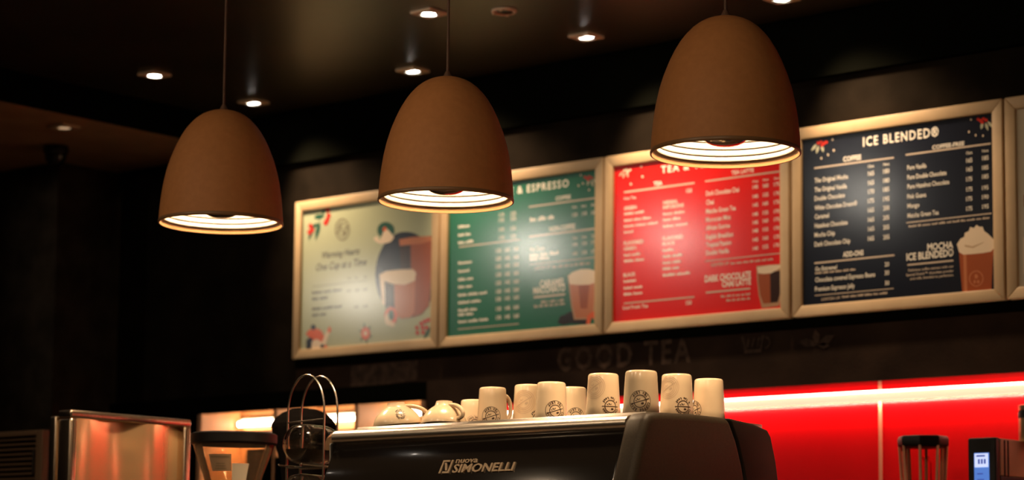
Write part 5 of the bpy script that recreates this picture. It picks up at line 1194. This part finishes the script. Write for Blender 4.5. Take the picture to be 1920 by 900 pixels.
def sticker(name, m, a0, a1, z0, z1, d, parent):
    V = []; F = []; n = 10
    for j, z in enumerate((z0, (z0+z1)/2, z1)):
        for k in range(n+1):
            a = TC + a0 + (a1-a0)*k/n; r = hop_rad(z) + d; V.append((r*math.cos(a), r*math.sin(a), z))
    for j in range(2):
        for k in range(n): F.append((j*(n+1)+k, j*(n+1)+k+1, (j+1)*(n+1)+k+1, (j+1)*(n+1)+k))
    return MB().add(V, F).build(name, m, parent, smooth=60)
sticker('note', 'paper_note', 0.12, 0.62, 0.395, 0.462, 0.0015, hop)
sticker('label', 'label_tan', -0.55, 0.10, 0.440, 0.488, 0.0012, hop)
sticker('label_stripe', 'brewer_beige', -0.50, 0.05, 0.478, 0.483, 0.0018, hop)
for k, z in enumerate((0.446, 0.453, 0.460)): sticker('label_stripe', 'brewer_beige', -0.42+0.03*k, -0.05-0.02*k, z, z+0.0025, 0.0018, hop)
MB().lathe(cap_prof([(0.056, 0.352), (0.066, 0.382), (0.070, 0.394)]), 40).build('beans', 'beans', g, smooth=50)
grinder((-5.025, 4.92, 1.0), 'dark coffee grinder with faceted domed lid, behind the wire rack', 0.100, 0.612, 'dome', 'matte_black')

# ------------------------------------------------------------------ steel guard and vent at the left
t = thing('steel_guard', (-5.43, 4.55, 1.0), 'polished steel side guard with bright rim standing left of the grinder', 'guard')
m = MB(); n = 24; V = []; F = []
n = 48
for k in range(n+1):                           # gently waved sheet
    y = -0.215 + 0.43*k/n; x = 0.016 + 0.015*math.sin(k/n*PI*3.2 + 0.9)
    V += [(x, y, 0.02), (x, y, 0.61)]
for k in range(n): F.append((2*k, 2*k+2, 2*k+3, 2*k+1))
o = m.add(V, F).build('sheet', 'steel_brushed', t, smooth=60)
MB().box(-0.03, 0.032, -0.24, 0.24, 0.610, 0.635).build('top_rim', 'steel_edge', t, bevel=0.006)
MB().box(-0.03, 0.032, 0.212, 0.24, 0.0, 0.610).build('rear_rim', 'steel_edge', t, bevel=0.006)
MB().box(-0.03, 0.032, -0.24, -0.212, 0.0, 0.610).build('front_rim', 'steel_edge', t, bevel=0.008)
MB().box(-0.03, 0.0, -0.212, 0.212, 0.0, 0.61).build('back_plate', 'machine_dark', t)
MB().box(-0.062, -0.032, -0.245, -0.10, 0.0, 0.618).build('front_flange', 'steel_edge', t, bevel=0.006)
t = thing('vented_appliance', (-6.55, 5.05, 1.0), 'tan vented appliance with dark louvre slats at the lower left edge', 'appliance')
MB().box(-0.262, 0.262, -0.12, 0.15, 0.0, 0.64).build('case', 'vent_dark', t)
MB().box(0.225, 0.263, -0.150, -0.120, 0.0, 0.645).build('frame_stile', 'vent_tan', t, bevel=0.004)
MB().box(-0.263, -0.225, -0.150, -0.120, 0.0, 0.645).build('frame_stile', 'vent_tan', t, bevel=0.004)
MB().box(-0.225, 0.225, -0.150, -0.120, 0.627, 0.645).build('frame_rail', 'vent_tan', t, bevel=0.003)
MB().box(-0.263, 0.263, -0.120, 0.15, 0.640, 0.650).build('top', 'vent_dark', t)
s0 = MB().prism_x([(-0.146, 0.0), (-0.142, -0.001), (-0.124, 0.008), (-0.128, 0.0095)], -0.225, 0.225).build('slat', 'vent_tan', t)
s0.location.z = 0.612
for k in range(1, 34):
    c = s0.copy(); COL.objects.link(c); c.parent = t; c.location.z = 0.612 - 0.0172*k
MB().box(0.218, 0.226, -0.158, -0.148, 0.49, 0.575).build('handle', 'vent_dark', t, bevel=0.003)

# ------------------------------------------------------------------ blender jug and brewer on the back counter
t = thing('blender', (-3.645, 6.30, 1.05), 'clear blender jug with black lid in front of the red wall', 'blender')
MB().box(-0.10, 0.10, -0.11, 0.11, 0.0, 0.22).build('motor_base', 'plastic_black', t, bevel=0.02)
def loops(mb, rows, n=8, rot=PI/8, close=True):
    V = []; F = []
    for r, z in rows:
        for k in range(n):
            a = 2*PI*k/n + rot; V.append((r*math.cos(a), r*math.sin(a), z))
    for j in range(len(rows)-1):
        for k in range(n): F.append((j*n+k, j*n+(k+1) % n, (j+1)*n+(k+1) % n, (j+1)*n+k))
    if close: F.append(tuple(reversed(range(n)))); F.append(tuple((len(rows)-1)*n+k for k in range(n)))
    return mb.add(V, F)
rows = [(0.050, 0.222), (0.055, 0.26), (0.070, 0.42), (0.076, 0.50), (0.078, 0.53)]
loops(MB(), rows, 8, PI/8, False).build('jug', 'blender_clear', t, bevel=0.006)
for k in range(8):
    a = 2*PI*k/8 + PI/8
    MB().tube([(0.052*math.cos(a), 0.052*math.sin(a), 0.23), (0.068*math.cos(a), 0.068*math.sin(a), 0.42), (0.0745*math.cos(a), 0.0745*math.sin(a), 0.525)], 0.0050, 8).build('jug_rib', 'rib_glint', t, smooth=60)
loops(MB(), [(0.072, 0.520), (0.081, 0.524), (0.082, 0.546), (0.078, 0.556), (0.05, 0.558)], 8).build('lid', 'plastic_black', t, bevel=0.004)
MB().tube([(-0.03, 0.066, 0.49), (-0.05, 0.115, 0.48), (-0.05, 0.118, 0.34), (-0.025, 0.058, 0.30)], 0.011, 10).build('handle', 'blender_clear', t, smooth=60)

t = thing('coffee_brewer', (-3.38, 6.33, 1.05), 'black fronted coffee brewer with lit blue screen at the lower right', 'coffee brewer')
MB().box(-0.042, 0.046, -0.105, 0.20, 0.42, 0.535).build('case', 'brewer_beige', t, bevel=0.004)
MB().box(-0.042, 0.046, -0.105, 0.20, 0.0, 0.42).build('lower_case', 'plastic_black', t, bevel=0.004)
MB().box(-0.050, 0.046, -0.135, -0.105, 0.0, 0.537).build('front_panel', 'plastic_black', t, bevel=0.007)
for y in (-0.082, -0.060): MB().box(0.0462, 0.048, y, y+0.006, 0.42, 0.530).build('seam', 'plastic_black', t)
s = MB().box(-0.026, 0.024, -0.1375, -0.135, 0.36, 0.490).build('screen', 'screen_blue', t)
MB().box(-0.024, 0.022, -0.1385, -0.1375, 0.446, 0.488).build('screen_window', 'screen_white', s)
MB().box(-0.018, 0.012, -0.1392, -0.1386, 0.478, 0.483).build('screen_bar', 'screen_ink', s)
for k in range(3): MB().box(-0.012+k*0.010, -0.006+k*0.010, -0.1392, -0.1386, 0.456, 0.471).build('screen_bar', 'screen_ink', s)
for k in range(3): MB().box(-0.016, 0.004+0.004*k, -0.1385, -0.1375, 0.424-0.018*k, 0.428-0.018*k).build('screen_bar', 'screen_ink', s)
t = thing('canister', (-3.315, 6.42, 1.585), 'small brass coloured canister with black clip lid on top of the brewer', 'canister')
MB().lathe(cap_prof([(0.052, 0.0), (0.053, 0.004), (0.053, 0.072)]), 40).build('body', 'brass_can', t, smooth=40)
MB().lathe(cap_prof([(0.054, 0.072), (0.0545, 0.090), (0.050, 0.096)]), 40).build('lid', 'plastic_black', t, smooth=40)
a = TC - 0.75
MB().lathe(cap_prof([(0.012, -0.005), (0.012, 0.004)]), 20, (0.055*math.cos(a), 0.055*math.sin(a), 0.084), axis='y').build('clip', 'plastic_black', t, smooth=40)
MB().lathe([(0.053, 0.096), (0.054, 0.112), (0.048, 0.114), (0.0002, 0.112)], 40).build('cap', 'brass_can', t, smooth=40)
